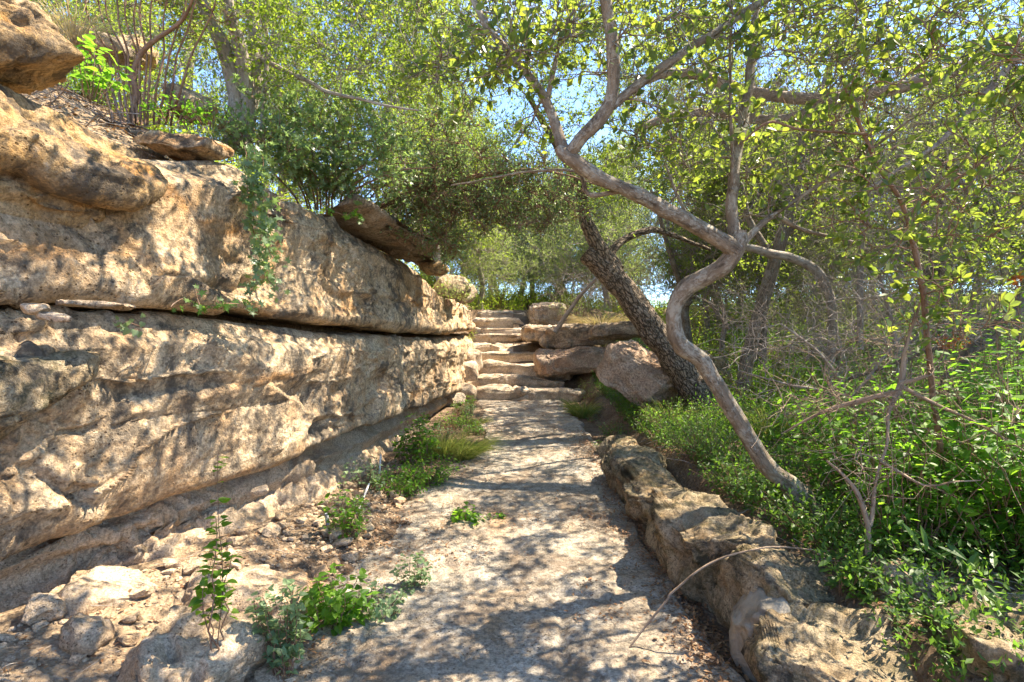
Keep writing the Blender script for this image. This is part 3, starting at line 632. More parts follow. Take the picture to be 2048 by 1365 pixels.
def floorY(X):   # lowest photo row that overhanging foliage may reach, column by column (keeps sight lines the photo keeps)
    return np.interp(X, [-400, 0, 180, 300, 480, 640, 860, 950, 1100, 1200, 1350, 1500, 1600, 2048, 2400], [40, 60, 130, 250, 330, 390, 500, 560, 560, 640, 700, 760, 800, 830, 900])
def view_ok(p, fl=floorY, m=0):
    y = np.maximum(p[:, 1], .2); X = 1024+F*p[:, 0]/y; Y = 682.5-F*(p[:, 2]-EYE)/y
    ok = Y < fl(X)-m
    ok |= (p[:, 1] < .3)
    return ok
DENS = 1.0
def make_tree(name, label, cat, mains, blobs, seed, bark='bark_dark', leafm='oak', shape='oval', leaf=(.045, .024), twig=(.12, .35), ntw=6, nlf=12, base=None, group=None,
              r_br=.012, kmain=14, minstart=.35, dens=1.0, droop=0.0, up=.25, clear=None, hi=True, thin=.0016, bare=0, tone=None, near=0.0, frac_leaf=1.0, step=.04):
    """mains: list of (name, [(x,y,z,r)...]); blobs: (cx,cy,cz,rx,ry,rz,n)"""
    rng = np.random.default_rng(seed)
    if base is None: base = tuple(float(v) for v in mains[0][1][0][:3])
    root = empty(name, base, label, cat, group)
    nodes, nr_ = [], []
    for i, (nm_, pts) in enumerate(mains):
        a = np.array(pts, float); mb = MB(); p, r = trunk(mb, a[:, :3], a[:, 3], rng, k=kmain if a[:, 3].max() > .02 else 8, step=step)
        mb.build(nm_, M[bark], root, base)
        st = int(len(p)*minstart) if i == 0 else int(len(p)*.15)
        nodes.append(p[st:]); nr_.append(r[st:])
    nodes = np.concatenate(nodes); nr_ = np.concatenate(nr_)
    C = []
    for b in blobs:
        n = int(b[6]*dens); q = sph(rng, n)*(rng.random((n, 1))**.42)*np.array(b[3:6]); C.append(q+np.array(b[:3]))
    C = np.concatenate(C)
    if clear is not None: C = C[view_ok(C, clear)]
    d0 = np.min(np.linalg.norm(C[:, None]-nodes[None, ::4], axis=2), axis=1); C = C[np.argsort(d0)]
    m = 9; t = np.linspace(0, 1, m); BP = []; BR = []; cap = len(nodes)+len(C)*m
    NN = np.zeros((cap, 3)); NR = np.zeros(cap); c0 = len(nodes); NN[:c0] = nodes; NR[:c0] = nr_
    for c in C:
        dd = np.linalg.norm(NN[:c0]-c, axis=1)+np.maximum(0, NN[:c0, 2]-c[2])*.5; j = int(np.argmin(dd)); s = NN[j]; L = np.linalg.norm(c-s)
        mid = (s+c)/2+sph(rng, 1)[0]*L*.22+np.array([0, 0, L*(.10-droop)])
        b = ((1-t)**2)[:, None]*s+(2*t*(1-t))[:, None]*mid+(t**2)[:, None]*c
        b[1:-1] += rng.normal(size=(m-2, 3))*L*.018
        r0 = min(NR[j]*.75, r_br*(.5+min(2.0, L*.9))); rr = np.linspace(r0, max(thin*1.4, r0*.25), m)
        BP.append(b); BR.append(rr); NN[c0:c0+m-1] = b[1:]; NR[c0:c0+m-1] = rr[1:]; c0 += m-1
    BP = np.array(BP); BR = np.array(BR)
    mb = MB(); tubes(mb, BP, BR, 6 if hi else 4, rng)
    # twigs
    N = len(BP); idx = np.repeat(np.arange(N), ntw); ti = rng.integers(m//3, m, len(idx)); st = BP[idx, ti]
    out = nrm(BP[idx, -1]-BP[idx, 0]); dr = nrm(out*.5+sph(rng, len(idx))+np.array([0, 0, up-droop]))
    Lt = rng.uniform(twig[0], twig[1], len(idx)); n5 = 6; u = np.linspace(0, 1, n5)
    bend = sph(rng, len(idx))*.35+np.array([0, 0, -droop])
    TP = st[:, None]+dr[:, None]*(u[None, :, None]*Lt[:, None, None])+bend[:, None]*(u[None, :, None]**2*Lt[:, None, None])
    TP[:, 1:] += rng.normal(size=(len(idx), n5-1, 3))*Lt[:, None, None]*.035
    if clear is not None:
        k_ = view_ok(TP[:, -1], clear, -25); TP = TP[k_]
    tubes(mb, TP, np.linspace(thin*1.5, thin*.6, n5)[None]*np.ones((len(TP), 1)), 4 if hi else 3, rng)
    if bare:
        pass
    mb.build("branches", M[bark], root, base)
    if nlf > 0:
        n = int(len(TP)*nlf*frac_leaf); k_ = rng.integers(0, len(TP), n); uu = (.1+.9*rng.random(n)**.65)*(n5-1)*.999; i0 = np.minimum(uu.astype(int), n5-2); fr = (uu-i0)[:, None]
        pp = TP[k_, i0]*(1-fr)+TP[k_, i0+1]*fr; td = nrm(TP[k_, i0+1]-TP[k_, i0])
        ld = nrm(td*.8+sph(rng, n)*.8+np.array([0, 0, .05-droop*.5])); ln_ = nrm(sph(rng, n)*.75+np.array([0, 0, .8]))
        L = rng.uniform(.45, 1.2, n)*leaf[0]; W = L*leaf[1]/leaf[0]*rng.uniform(.8, 1.2, n)
        mb = MB(); leaves(mb, pp, ld, ln_, L, W, shape)
        mb.build("crown", M[leafm], root, base)
    return root
def px(*l): return [(*P(X, Y, d), r) for X, Y, d, r in l]
def blob(X, Y, d, rx, ry, rz, n): return (*P(X, Y, d), rx, ry, rz, n)
def copy_tree(root, loc, rz, sc, label, group=None):
    c = root.copy(); scn.collection.objects.link(c); c.location = loc; c.rotation_euler = (0, 0, rz); c.scale = (sc, sc, sc)
    tag(c, label, None, group)
    for ch in root.children:
        k = ch.copy(); scn.collection.objects.link(k); k.parent = c
    return c
# ------------------------------------------------------------------ foreground trees
J = lambda pts: px(*pts)
# the crooked lichen spotted oak on the right of the path
A0 = (1130, 312, 2.75, .033)
make_tree("oak_tree", "crooked lichen spotted oak with forking limbs rising from the right bed", "tree",
 [("trunk", J([(1650, 1075, 3.56, .115), (1608, 1010, 3.53, .086), (1582, 972, 3.5, .064), (1530, 925, 3.45, .049), (1455, 805, 3.4, .046), (1405, 725, 3.35, .049), (1360, 684, 3.3, .050), (1350, 625, 3.25, .042), (1374, 577, 3.2, .048), (1440, 535, 3.1, .050), (1473, 492, 3.05, .047), (1478, 465, 3.05, .034)])),
  ("limb", J([(1475, 500, 3.05, .046), (1400, 455, 3.0, .041), (1300, 400, 2.9, .038), (1200, 355, 2.8, .036), A0, (1116, 298, 2.75, .022)])),
  ("limb", J([A0, (1085, 195, 2.8, .022), (1000, 80, 2.9, .018), (945, -5, 3.0, .015), (890, -130, 3.2, .009)])),
  ("limb", J([(1090, 215, 2.8, .014), (1110, 120, 2.75, .011), (1125, 60, 2.7, .008), (1180, -20, 2.7, .005)])),
  ("limb", J([A0, (1155, 280, 2.7, .031), (1218, 212, 2.65, .032), (1229, 120, 2.6, .029), (1216, 0, 2.55, .026), (1205, -160, 2.5, .016), (1100, -320, 2.4, .009)])),
  ("limb", J([(1222, 208, 2.65, .024), (1330, 132, 2.7, .021), (1480, 35, 2.8, .018), (1570, -20, 2.9, .014), (1720, -130, 3.0, .009)])),
  ("limb", J([(1476, 495, 3.05, .034), (1462, 400, 3.1, .031), (1475, 280, 3.15, .028), (1497, 150, 3.2, .024), (1513, 0, 3.3, .020), (1540, -220, 3.4, .011)])),
  ("limb", J([(1465, 380, 3.05, .012), (1463, 250, 3.0, .010), (1462, 120, 2.95, .008), (1470, 20, 2.9, .006)])),
  ("limb", J([(1478, 490, 3.05, .022), (1545, 432, 3.1, .016), (1600, 455, 3.2, .012), (1720, 490, 3.3, .007)])),
  ("limb", J([(1540, 435, 3.1, .013), (1600, 395, 3.1, .011), (1700, 330, 3.0, .008), (1820, 240, 2.8, .005)])),
  ("limb", J([(1240, 385, 2.85, .014), (1180, 390, 2.85, .012), (1155, 345, 2.9, .009), (1050, 345, 3.2, .006), (900, 370, 3.6, .004)]))],
 [blob(1150, 60, 2.7, .55, .5, .3, 22), blob(1420, 60, 2.9, .6, .5, .35, 18), blob(1300, 250, 2.9, .5, .4, .3, 12), blob(1700, 100, 2.7, .6, .5, .4, 13), blob(1000, 120, 3.0, .5, .5, .35, 18),
  blob(1600, 300, 3.2, .6, .5, .45, 12), (.7, 2.6, 3.75, 1.4, 1.2, .45, 95), (1.6, 4.6, 4.5, 1.2, 1.4, .4, 80), (2.7, 3.9, 4.3, 1.7, 1.8, .6, 130), (2.3, 2.0, 3.5, 1.4, 1.3, .5, 74), (-.4, 3.8, 4.2, 1.3, 1.4, .4, 90), (.6, 5.6, 4.7, 1.4, 1.4, .5, 80), (1.7, 7.4, 5.2, 1.4, 1.3, .4, 60), (2.9, 5.9, 4.6, 1.5, 1.1, .45, 90), blob(1900, 60, 2.9, .6, .6, .4, 14), blob(1500, 330, 3.3, .5, .4, .3, 12)],  # overhead clusters, mostly out of view, added to dapple the path and wall
 seed=5, bark='bark_lichen', leafm='oak_near', leaf=(.052, .030), twig=(.10, .30), ntw=9, nlf=4, r_br=.008, kmain=26, minstart=.8, clear=floorY, step=.02, thin=.0021)

# the thick leaning oak beyond the tilted boulder
make_tree("oak_tree", "thick dark oak with deeply ridged bark leaning left over the boulders", "tree",
 [("trunk", J([(1430, 860, 7.6, .27), (1398, 795, 7.5, .215), (1348, 715, 7.4, .185), (1292, 640, 7.35, .168), (1242, 572, 7.3, .155), (1207, 532, 7.3, .148), (1182, 510, 7.3, .135), (1172, 502, 7.3, .11)])),
  ("limb", J([(1215, 530, 7.3, .13), (1196, 490, 7.25, .10), (1172, 440, 7.2, .085), (1160, 380, 7.1, .07), (1120, 300, 6.9, .05), (1060, 200, 6.7, .03)])),
  ("limb", J([(1235, 540, 7.3, .07), (1225, 500, 7.4, .055), (1290, 462, 7.6, .045), (1340, 468, 7.9, .035), (1420, 500, 8.2, .025)]))],
 [blob(1080, 330, 6.8, 1.2, 1.0, .7, 80), blob(1000, 150, 6.6, 1.3, 1.2, .9, 100), blob(1190, 380, 7.2, .7, .6, .4, 22), blob(1250, 100, 7.0, 1.0, 1.0, .8, 40), (1.9, 8.2, 5.4, 1.8, 1.5, .6, 110)],
 seed=8, bark='bark_ridged', leafm='cedar', shape='oval', leaf=(.034, .014), twig=(.12, .35), ntw=7, nlf=16, r_br=.016, kmain=40, minstart=.9, clear=floorY, step=.03)

make_tree("oak_tree", "slender dark straight trunked tree standing right of the leaning oak", "tree",
 [("trunk", J([(1474, 830, 7.8, .11), (1482, 780, 7.8, .095), (1502, 690, 7.8, .09), (1533, 580, 7.7, .088), (1560, 490, 7.6, .085), (1590, 385, 7.5, .075), (1607, 285, 7.4, .06), (1650, 170, 7.3, .045), (1700, 20, 7.2, .025)])),
  ("limb", J([(1550, 520, 7.6, .05), (1500, 440, 7.6, .04), (1470, 330, 7.5, .03), (1420, 240, 7.4, .02)])),
  ("limb", J([(1570, 470, 7.6, .05), (1640, 420, 7.4, .04), (1720, 400, 7.0, .03), (1850, 360, 6.6, .018)]))],
 [blob(1420, 300, 7.4, 1.3, 1.1, .7, 44), blob(1600, 200, 7.2, 1.4, 1.2, .9, 48), blob(1750, 330, 7.0, 1.3, 1.1, .7, 36), blob(1550, 560, 8.4, 1.3, .9, .6, 60), (3.4, 7.5, 6.0, 2.0, 1.6, .8, 30)],
 seed=12, leafm='oak', leaf=(.042, .022), twig=(.14, .4), ntw=7, nlf=9, r_br=.014, kmain=18, minstart=.5, clear=floorY)

make_tree("oak_tree", "grey tree whose trunk arches over to the left at head height", "tree",
 [("trunk", J([(1655, 830, 6.8, .06), (1657, 760, 6.8, .052), (1665, 660, 6.8, .05), (1658, 590, 6.75, .052), (1632, 540, 6.7, .055), (1580, 515, 6.7, .052), (1510, 500, 6.7, .045), (1420, 470, 6.6, .03)])),
  ("limb", J([(1720, 700, 6.4, .035), (1722, 600, 6.4, .034), (1725, 480, 6.4, .03), (1740, 350, 6.3, .02)])),
  ("limb", J([(1420, 470, 6.6, .028), (1370, 420, 6.4, .02), (1330, 330, 6.2, .012)]))],
 [blob(1350, 360, 6.2, .9, .8, .5, 26), blob(1750, 420, 6.2, 1.0, .9, .7, 26), blob(1640, 650, 7.0, .9, .6, .4, 16), blob(1900, 480, 6.0, 1.2, .9, .6, 34)],
 seed=17, bark='bark_grey', leafm='oak', leaf=(.040, .02), twig=(.14, .4), ntw=7, nlf=7, r_br=.012, kmain=16, minstart=.5, clear=floorY)

make_tree("sapling", "thin brown barked sapling with large yellow green leaves at right", "sapling",
 [("trunk", J([(1880, 900, 3.1, .016), (1862, 760, 3.05, .015), (1850, 610, 3.0, .014), (1835, 520, 3.0, .013), (1812, 432, 2.95, .012), (1762, 350, 2.9, .010), (1725, 260, 2.85, .009), (1690, 170, 2.8, .007)])),
  ("limb", J([(1812, 432, 2.95, .008), (1880, 385, 2.8, .007), (1960, 330, 2.7, .006), (2060, 250, 2.6, .004)])),
  ("limb", J([(1730, 270, 2.85, .007), (1600, 260, 2.8, .006), (1540, 245, 2.75, .006), (1480, 290, 2.8, .003)]))],
 [blob(1800, 230, 2.7, .5, .5, .35, 14), blob(1960, 420, 2.6, .4, .4, .35, 13), blob(1900, 620, 2.9, .4, .4, .25, 9), blob(2000, 120, 2.5, .5, .4, .3, 10), blob(1700, 450, 3.0, .4, .4, .3, 10), (3.4, 2.8, 3.2, 1.2, 1.2, .8, 14)],
 seed=23, bark='bark_brown', leafm='oak_near', leaf=(.052, .03), twig=(.10, .28), ntw=5, nlf=6, r_br=.006, kmain=10, minstart=.4, clear=floorY, thin=.002, step=.02)

make_tree("oak_tree", "dark trunk leaning right out of the frame above the big leafy shrub", "tree",
 [("trunk", J([(1880, 860, 4.3, .055), (1895, 780, 4.3, .05), (1930, 715, 4.25, .05), (1985, 665, 4.2, .05), (2060, 590, 4.1, .05), (2200, 480, 4.0, .04), (2350, 300, 4.0, .03)])),
  ("limb", J([(1935, 715, 4.25, .03), (1870, 700, 4.4, .026), (1800, 725, 4.5, .02), (1700, 760, 4.8, .012)]))],
 [blob(2150, 380, 4.0, .9, .8, .6, 40), blob(1980, 520, 4.2, .6, .6, .35, 20), (4.6, 4.5, 3.9, 1.5, 1.3, .9, 34), (3.6, 4.8, 4.6, 1.4, 1.2, .6, 26)],
 seed=29, bark='bark_dark', leafm='oak', leaf=(.042, .022), twig=(.12, .35), ntw=6, nlf=9, r_br=.010, kmain=16, minstart=.5, clear=floorY)

def bare(name, label, cat, mains, blobs, seed, mat='bark_bare', ntw=9, twig=(.15, .5), r=.008, clear=None, thin=.0015, dens=1.0, droop=0.1, kmain=12):
    return make_tree(name, label, cat, mains, blobs, seed, bark=mat, twig=twig, ntw=ntw, nlf=0, r_br=r, kmain=kmain, minstart=.2, clear=clear, thin=thin, dens=dens, droop=droop)
bare("dead_tree", "grey dead juniper limb sweeping across the sky at upper right", "dead tree",
 [("trunk", J([(2300, -20, 5.4, .09), (2050, 90, 5.5, .075), (1880, 150, 5.6, .065), (1700, 195, 5.8, .06), (1520, 190, 6.0, .06), (1400, 150, 6.1, .055), (1330, 150, 6.2, .05), (1290, 165, 6.2, .03)])),
  ("limb", J([(1700, 195, 5.8, .05), (1560, 240, 6.0, .05), (1430, 225, 6.1, .055), (1330, 240, 6.2, .05), (1270, 262, 6.2, .03)])),
  ("limb", J([(2060, 85, 5.5, .04), (1960, 200, 5.4, .03), (1860, 300, 5.3, .02), (1700, 400, 5.3, .01)]))],
 [blob(1900, 150, 5.4, 1.4, .8, .5, 80), blob(1550, 200, 5.9, 1.0, .6, .4, 50), blob(1750, 300, 5.4, 1.2, .7, .5, 56), blob(1330, 200, 6.1, .5, .4, .25, 14), blob(2000, 350, 5.2, .9, .7, .6, 34)],
 61, ntw=12, twig=(.2, .6), r=.011, clear=floorY)
bare("dead_shrub", "bare dead shrub with pale sticks fanning out above the leafy undergrowth", "dead shrub",
 [("trunk", J([(1738, 1110, 2.75, .016), (1733, 1050, 2.75, .014), (1708, 985, 2.8, .012), (1680, 950, 2.85, .008), (1650, 925, 2.9, .005)])),
  ("limb", J([(1735, 1050, 2.75, .012), (1748, 960, 2.8, .007), (1770, 890, 2.85, .007), (1775, 820, 2.9, .010), (1800, 765, 2.95, .016), (1812, 700, 3.0, .009), (1840, 610, 3.0, .005)])),
  ("limb", J([(1790, 790, 2.95, .016), (1720, 805, 3.0, .014), (1640, 830, 3.1, .009), (1560, 870, 3.2, .004)])),
  ("limb", J([(1800, 770, 2.95, .012), (1880, 810, 2.85, .009), (1960, 850, 2.7, .007), (2060, 910, 2.6, .003)])),
  ("limb", J([(1800, 768, 2.95, .012), (1850, 755, 2.9, .011), (1852, 752, 2.9, .010)])),
  ("limb", J([(1760, 925, 2.8, .008), (1850, 975, 2.7, .006), (1900, 965, 2.6, .004), (1960, 960, 2.6, .002)]))],
 [blob(1650, 790, 3.1, .5, .4, .12, 15), blob(1920, 820, 2.8, .45, .4, .14, 15), blob(1720, 930, 2.8, .3, .3, .15, 8), blob(1800, 680, 3.1, .4, .4, .2, 9)],
 67, mat='bark_stick', ntw=5, twig=(.12, .4), r=.004, thin=.0014)
bare("dead_shrub", "grey leafless brush tangle behind the arched tree", "dead shrub",
 [("trunk", J([(1800, 900, 6.5, .03), (1790, 700, 6.5, .025), (1760, 550, 6.4, .018)])), ("limb", J([(1790, 720, 6.5, .02), (1900, 600, 6.2, .014), (1990, 480, 6.0, .008)]))],
 [blob(1800, 600, 6.3, 1.5, .8, .7, 60), blob(1600, 620, 7.2, 1.2, .8, .5, 40), blob(1980, 560, 6.0, 1.0, .8, .6, 34)], 71, ntw=12, twig=(.2, .5), r=.008)
bare("dead_shrub", "tangle of pale bare twigs behind the foot of the crooked oak", "dead shrub",
 [("trunk", J([(1720, 900, 4.6, .018), (1700, 800, 4.6, .015), (1650, 720, 4.6, .012), (1560, 650, 4.7, .008)])), ("limb", J([(1700, 800, 4.6, .014), (1780, 700, 4.5, .010), (1880, 600, 4.4, .006)])), ("limb", J([(1690, 790, 4.6, .012), (1580, 770, 4.6, .009), (1480, 740, 4.8, .005)]))],
 [blob(1600, 700, 4.7, .7, .5, .3, 22), blob(1820, 640, 4.5, .8, .5, .35, 24), blob(1960, 720, 4.3, .5, .4, .3, 16), blob(1640, 800, 4.6, .6, .4, .15, 10)], 77, mat='bark_bare', ntw=6, twig=(.2, .6), r=.005, thin=.0022)
bare("dead_branch", "pale bare fallen branch leaning beside the top of the stairs", "branch",
 [("trunk", J([(1110, 665, 10.6, .05), (1140, 620, 10.5, .04), (1190, 560, 10.3, .03), (1230, 520, 10.2, .02)]))], [blob(1170, 580, 10.4, .9, .6, .5, 26), blob(1260, 570, 10.2, 1.1, .6, .6, 34)], 73, ntw=10, twig=(.2, .6), r=.009)

# ------------------------------------------------------------------ trees and shrubs on the cliff
make_tree("grey_tree", "pale grey multi stemmed tree on top of the cliff", "tree",
 [("trunk", J([(470, 300, 4.6, .10), (478, 250, 4.6, .085), (470, 180, 4.6, .06), (448, 100, 4.5, .052), (415, 30, 4.4, .046), (385, -40, 4.3, .04), (360, -200, 4.1, .025)])),
  ("limb", J([(488, 290, 4.6, .07), (498, 190, 4.6, .058), (478, 90, 4.5, .05), (455, 10, 4.4, .045), (440, -120, 4.3, .03)])),
  ("limb", J([(478, 280, 4.65, .07), (508, 180, 4.7, .06), (512, 90, 4.7, .055), (505, 0, 4.7, .05), (540, -150, 4.6, .03)])),
  ("limb", J([(520, 120, 4.7, .02), (580, 145, 4.6, .018), (660, 185, 4.4, .014), (750, 205, 4.3, .010), (840, 220, 4.2, .006)])),
  ("limb", J([(525, 300, 4.6, .02), (528, 200, 4.6, .019), (535, 100, 4.6, .017), (530, 0, 4.6, .014)]))],
 [blob(560, 60, 4.5, .8, .7, .5, 60), blob(700, 130, 4.5, .8, .7, .4, 54), blob(850, 60, 4.8, .8, .7, .5, 50), blob(400, -60, 4.3, .8, .7, .4, 40), blob(300, 30, 5.2, .7, .6, .5, 34), (-1.0, 3.4, 4.9, 1.3, 1.2, .4, 34), (-.6, 5.2, 5.2, 1.4, 1.3, .5, 36), (-2.6, 3.0, 4.7, 1.2, 1.2, .4, 26)],  # last clusters hang unseen above the frame, added to throw dapples below
 seed=31, bark='bark_grey', leafm='cedar', leaf=(.034, .016), twig=(.12, .35), ntw=7, nlf=11, r_br=.010, kmain=20, minstart=.35, clear=lambda X: np.interp(X, [-400, 200, 480, 860, 1000, 2000], [60, 150, 260, 300, 330, 330]), step=.03)
make_tree("brown_shrub", "tall brown stemmed shrub rooted in the rim of dry debris", "shrub",
 [("trunk", J([(262, 250, 4.1, .024), (272, 185, 4.1, .022), (266, 150, 4.1, .020), (285, 105, 4.1, .018), (325, 70, 4.05, .015), (365, 40, 4.0, .012), (388, -20, 3.9, .009)]))]+
 [("stem", J([(280+dx*.45, 250, 4.1+dx*.002, .009), (276+dx*.6, 185-(dx*7 % 17), 4.1, .008), (272+dx*.75+(dx*13 % 11), 110, 4.1, .007), (272+dx*1.1-(dx*5 % 17), 30, 4.05, .006), (272+dx*1.25, -60, 4.0, .004)])) for dx in (-110, -80, -60, -45, -30, -12, 6, 20, 36, 60, 85, 110, 140)],
 [blob(260, 0, 4.2, .6, .5, .3, 18), blob(380, 60, 4.3, .5, .4, .3, 14), blob(170, 60, 4.6, .35, .4, .25, 8)], seed=37, bark='bark_brown', leafm='cedar', leaf=(.03, .013), ntw=6, nlf=7, r_br=.006, kmain=10, minstart=.4, clear=lambda X: np.interp(X, [0, 130, 300, 500], [0, 110, 150, 200]), step=.03)
AG = lambda X: np.interp(X, [300, 470, 500, 560, 640, 860, 960, 1100, 1200], [200, 290, 330, 350, 395, 515, 545, 470, 430])
make_tree("agarita_shrub", "grey green spiky leaved shrub with brown stems on the cliff rim", "shrub",
 [("stem", J([(640+dx*.22, 420, 5.05, .010), (636+dx*.32, 372+abs(dx)*.05, 5.0, .009), (640+dx*.75, 345-(dx*13 % 29), 4.9, .007), (640+dx*1.1, 290+abs(dx)*.2, 4.85, .004)])) for dx in (-170, -105, -85, -38, -15, 8, 55, 82, 110, 175, 210)],
 [blob(540, 290, 4.5, .42, .35, .22, 34), blob(640, 368, 4.9, .45, .25, .09, 26), blob(620, 310, 4.8, .45, .35, .25, 34), blob(740, 330, 5.0, .5, .4, .3, 34), blob(700, 240, 5.0, .5, .4, .3, 24), blob(560, 220, 4.7, .35, .3, .2, 14)],
 seed=41, bark='bark_brown', leafm='agarita', shape='star', leaf=(.050, .038), twig=(.08, .25), ntw=7, nlf=7, r_br=.006, kmain=8, minstart=.3, clear=AG, thin=.0014, step=.03)
make_tree("twiggy_shrub", "wide reddish twiggy shrub arching from the rim towards the stairs", "shrub",
 [("stem", J([(690+dx*.1, 425+(dx*7 % 23), 5.7, .009), (720+dx*.5, 385-(dx*11 % 31), 5.75, .008), (740+dx, 370+(dx*13 % 67)-abs(dx)*.05, 5.8, .004)])) for dx in (-60, -20, 30, 80, 120, 170, 220, 260, 300, 340)]+
 [("limb", J([(700, 430, 5.7, .022), (850, 385, 5.8, .020), (960, 350, 5.7, .02), (1090, 340, 5.6, .012), (1200, 370, 5.6, .006)]))],
 [blob(800, 400, 5.8, .6, .5, .4, 46), blob(900, 410, 5.8, .65, .5, .45, 76), blob(1020, 400, 5.8, .6, .5, .4, 60), blob(1120, 400, 5.9, .4, .4, .3, 24), blob(900, 300, 5.7, .8, .6, .4, 44), blob(1060, 330, 5.8, .5, .5, .35, 24), blob(880, 500, 6.4, .4, .4, .25, 22)],
 seed=43, bark='bark_brown', leafm='agarita', shape='dia', leaf=(.032, .016), twig=(.1, .28), ntw=13, nlf=9, r_br=.007, kmain=8, minstart=.3, clear=AG, thin=.0024, step=.03)

# ------------------------------------------------------------------ background trees: four prototypes, copied
def std(h, r, lean, n, rb):
    rg = np.random.default_rng(n); pts = [(0, 0, -.3, r*1.3), (0, 0, .0, r)]
    for k in range(1, 6): pts.append((lean*k*.12+rg.normal()*.06*h*.3, rg.normal()*.06*h*.3, h*k/5.5, r*(1-k/6.2)))
    return pts
def jun(name, label, seed, h, leafm, nb=230, rad=1.7, leaf=(.06, .018), nlf=15):
    bl = []
    rg = np.random.default_rng(seed)
    for k in range(9):
        z = h*(.16+.84*k/9); rr = rad*(1-.72*(k/9)**1.6)*rg.uniform(.8, 1.1)
        bl.append((rg.normal()*.25, rg.normal()*.25, z, rr, rr, h*.10, nb/9*(rr/rad+.3)))
    return make_tree(name, label, "tree", [("trunk", std(h, .11, .3, seed, .02))], bl, seed, bark='bark_grey', leafm=leafm, shape='dia', leaf=leaf, twig=(.2, .55), ntw=8, nlf=nlf, r_br=.014, kmain=10, minstart=.12, hi=False, thin=.004, step=.15, up=.5)
def oak(name, label, seed, h, leafm, nb=200, rad=2.2, nlf=11, leaf=(.055, .03)):
    rg = np.random.default_rng(seed); m = [("trunk", std(h*.75, .12, .8, seed, .02))]
    for a in range(3):
        an = a*2.1+rg.random(); m.append(("limb", [(0, 0, h*.3, .07), (math.cos(an)*.7, math.sin(an)*.7, h*.5, .05), (math.cos(an)*1.4, math.sin(an)*1.4, h*.72, .025)]))
    bl = [(rg.normal()*rad*.35, rg.normal()*rad*.35, h*rg.uniform(.35, .95), rad*rg.uniform(.45, .7), rad*rg.uniform(.45, .7), h*.13, nb/8) for _ in range(8)]
    return make_tree(name, label, "tree", m, bl, seed, bark='bark_dark', leafm=leafm, shape='dia', leaf=leaf, twig=(.2, .5), ntw=8, nlf=nlf, r_br=.016, kmain=10, minstart=.3, hi=False, thin=.004, step=.15)
TJ = jun("juniper_tree", "tall bright green juniper behind the cliff rim at upper centre left", 81, 6.6, 'cedar', nb=480, rad=2.1, nlf=22)
TD = jun("juniper_tree", "dark green juniper at the end of the view past the stairs", 82, 4.6, 'cedar_dark', nb=340, rad=1.8, nlf=20)
TF = jun("feathery_tree", "pale feathery tree right of the top of the stairs", 83, 4.4, 'feather', nb=300, rad=2.0, leaf=(.055, .014), nlf=18)
TO = oak("oak_tree", "background oak standing behind the arched tree", 84, 5.2, 'oak', nb=330, nlf=14)
TB = bare("bare_tree", "leafless grey tree amid the right background woods", "tree", [("trunk", std(4.0, .08, .8, 85, .02)), ("limb", [(0, 0, 1.2, .05), (.7, .3, 2.2, .03), (1.4, .4, 3.0, .015)])],
  [(0, 0, 2.5, 1.6, 1.6, 1.0, 70), (.5, .2, 3.6, 1.5, 1.5, .8, 50)], 85, ntw=10, twig=(.3, .8), r=.012, thin=.0035, kmain=8)
def put(o, x, y, rz=0.0, sc=1.0): o.location = (x, y, float(H(x, y))-.05); o.rotation_euler = (0, 0, rz); o.scale = (sc,)*3
put(TJ, -2.1, 9.6); put(TD, .3, 21, 0, 1.0); put(TF, 2.6, 15.5); put(TO, 4.6, 10.5); put(TB, 5.4, 8.6, 1, .9)
G_ = "background woodland trees"
for o in (TJ, TD, TF, TO, TB): o["group"] = G_
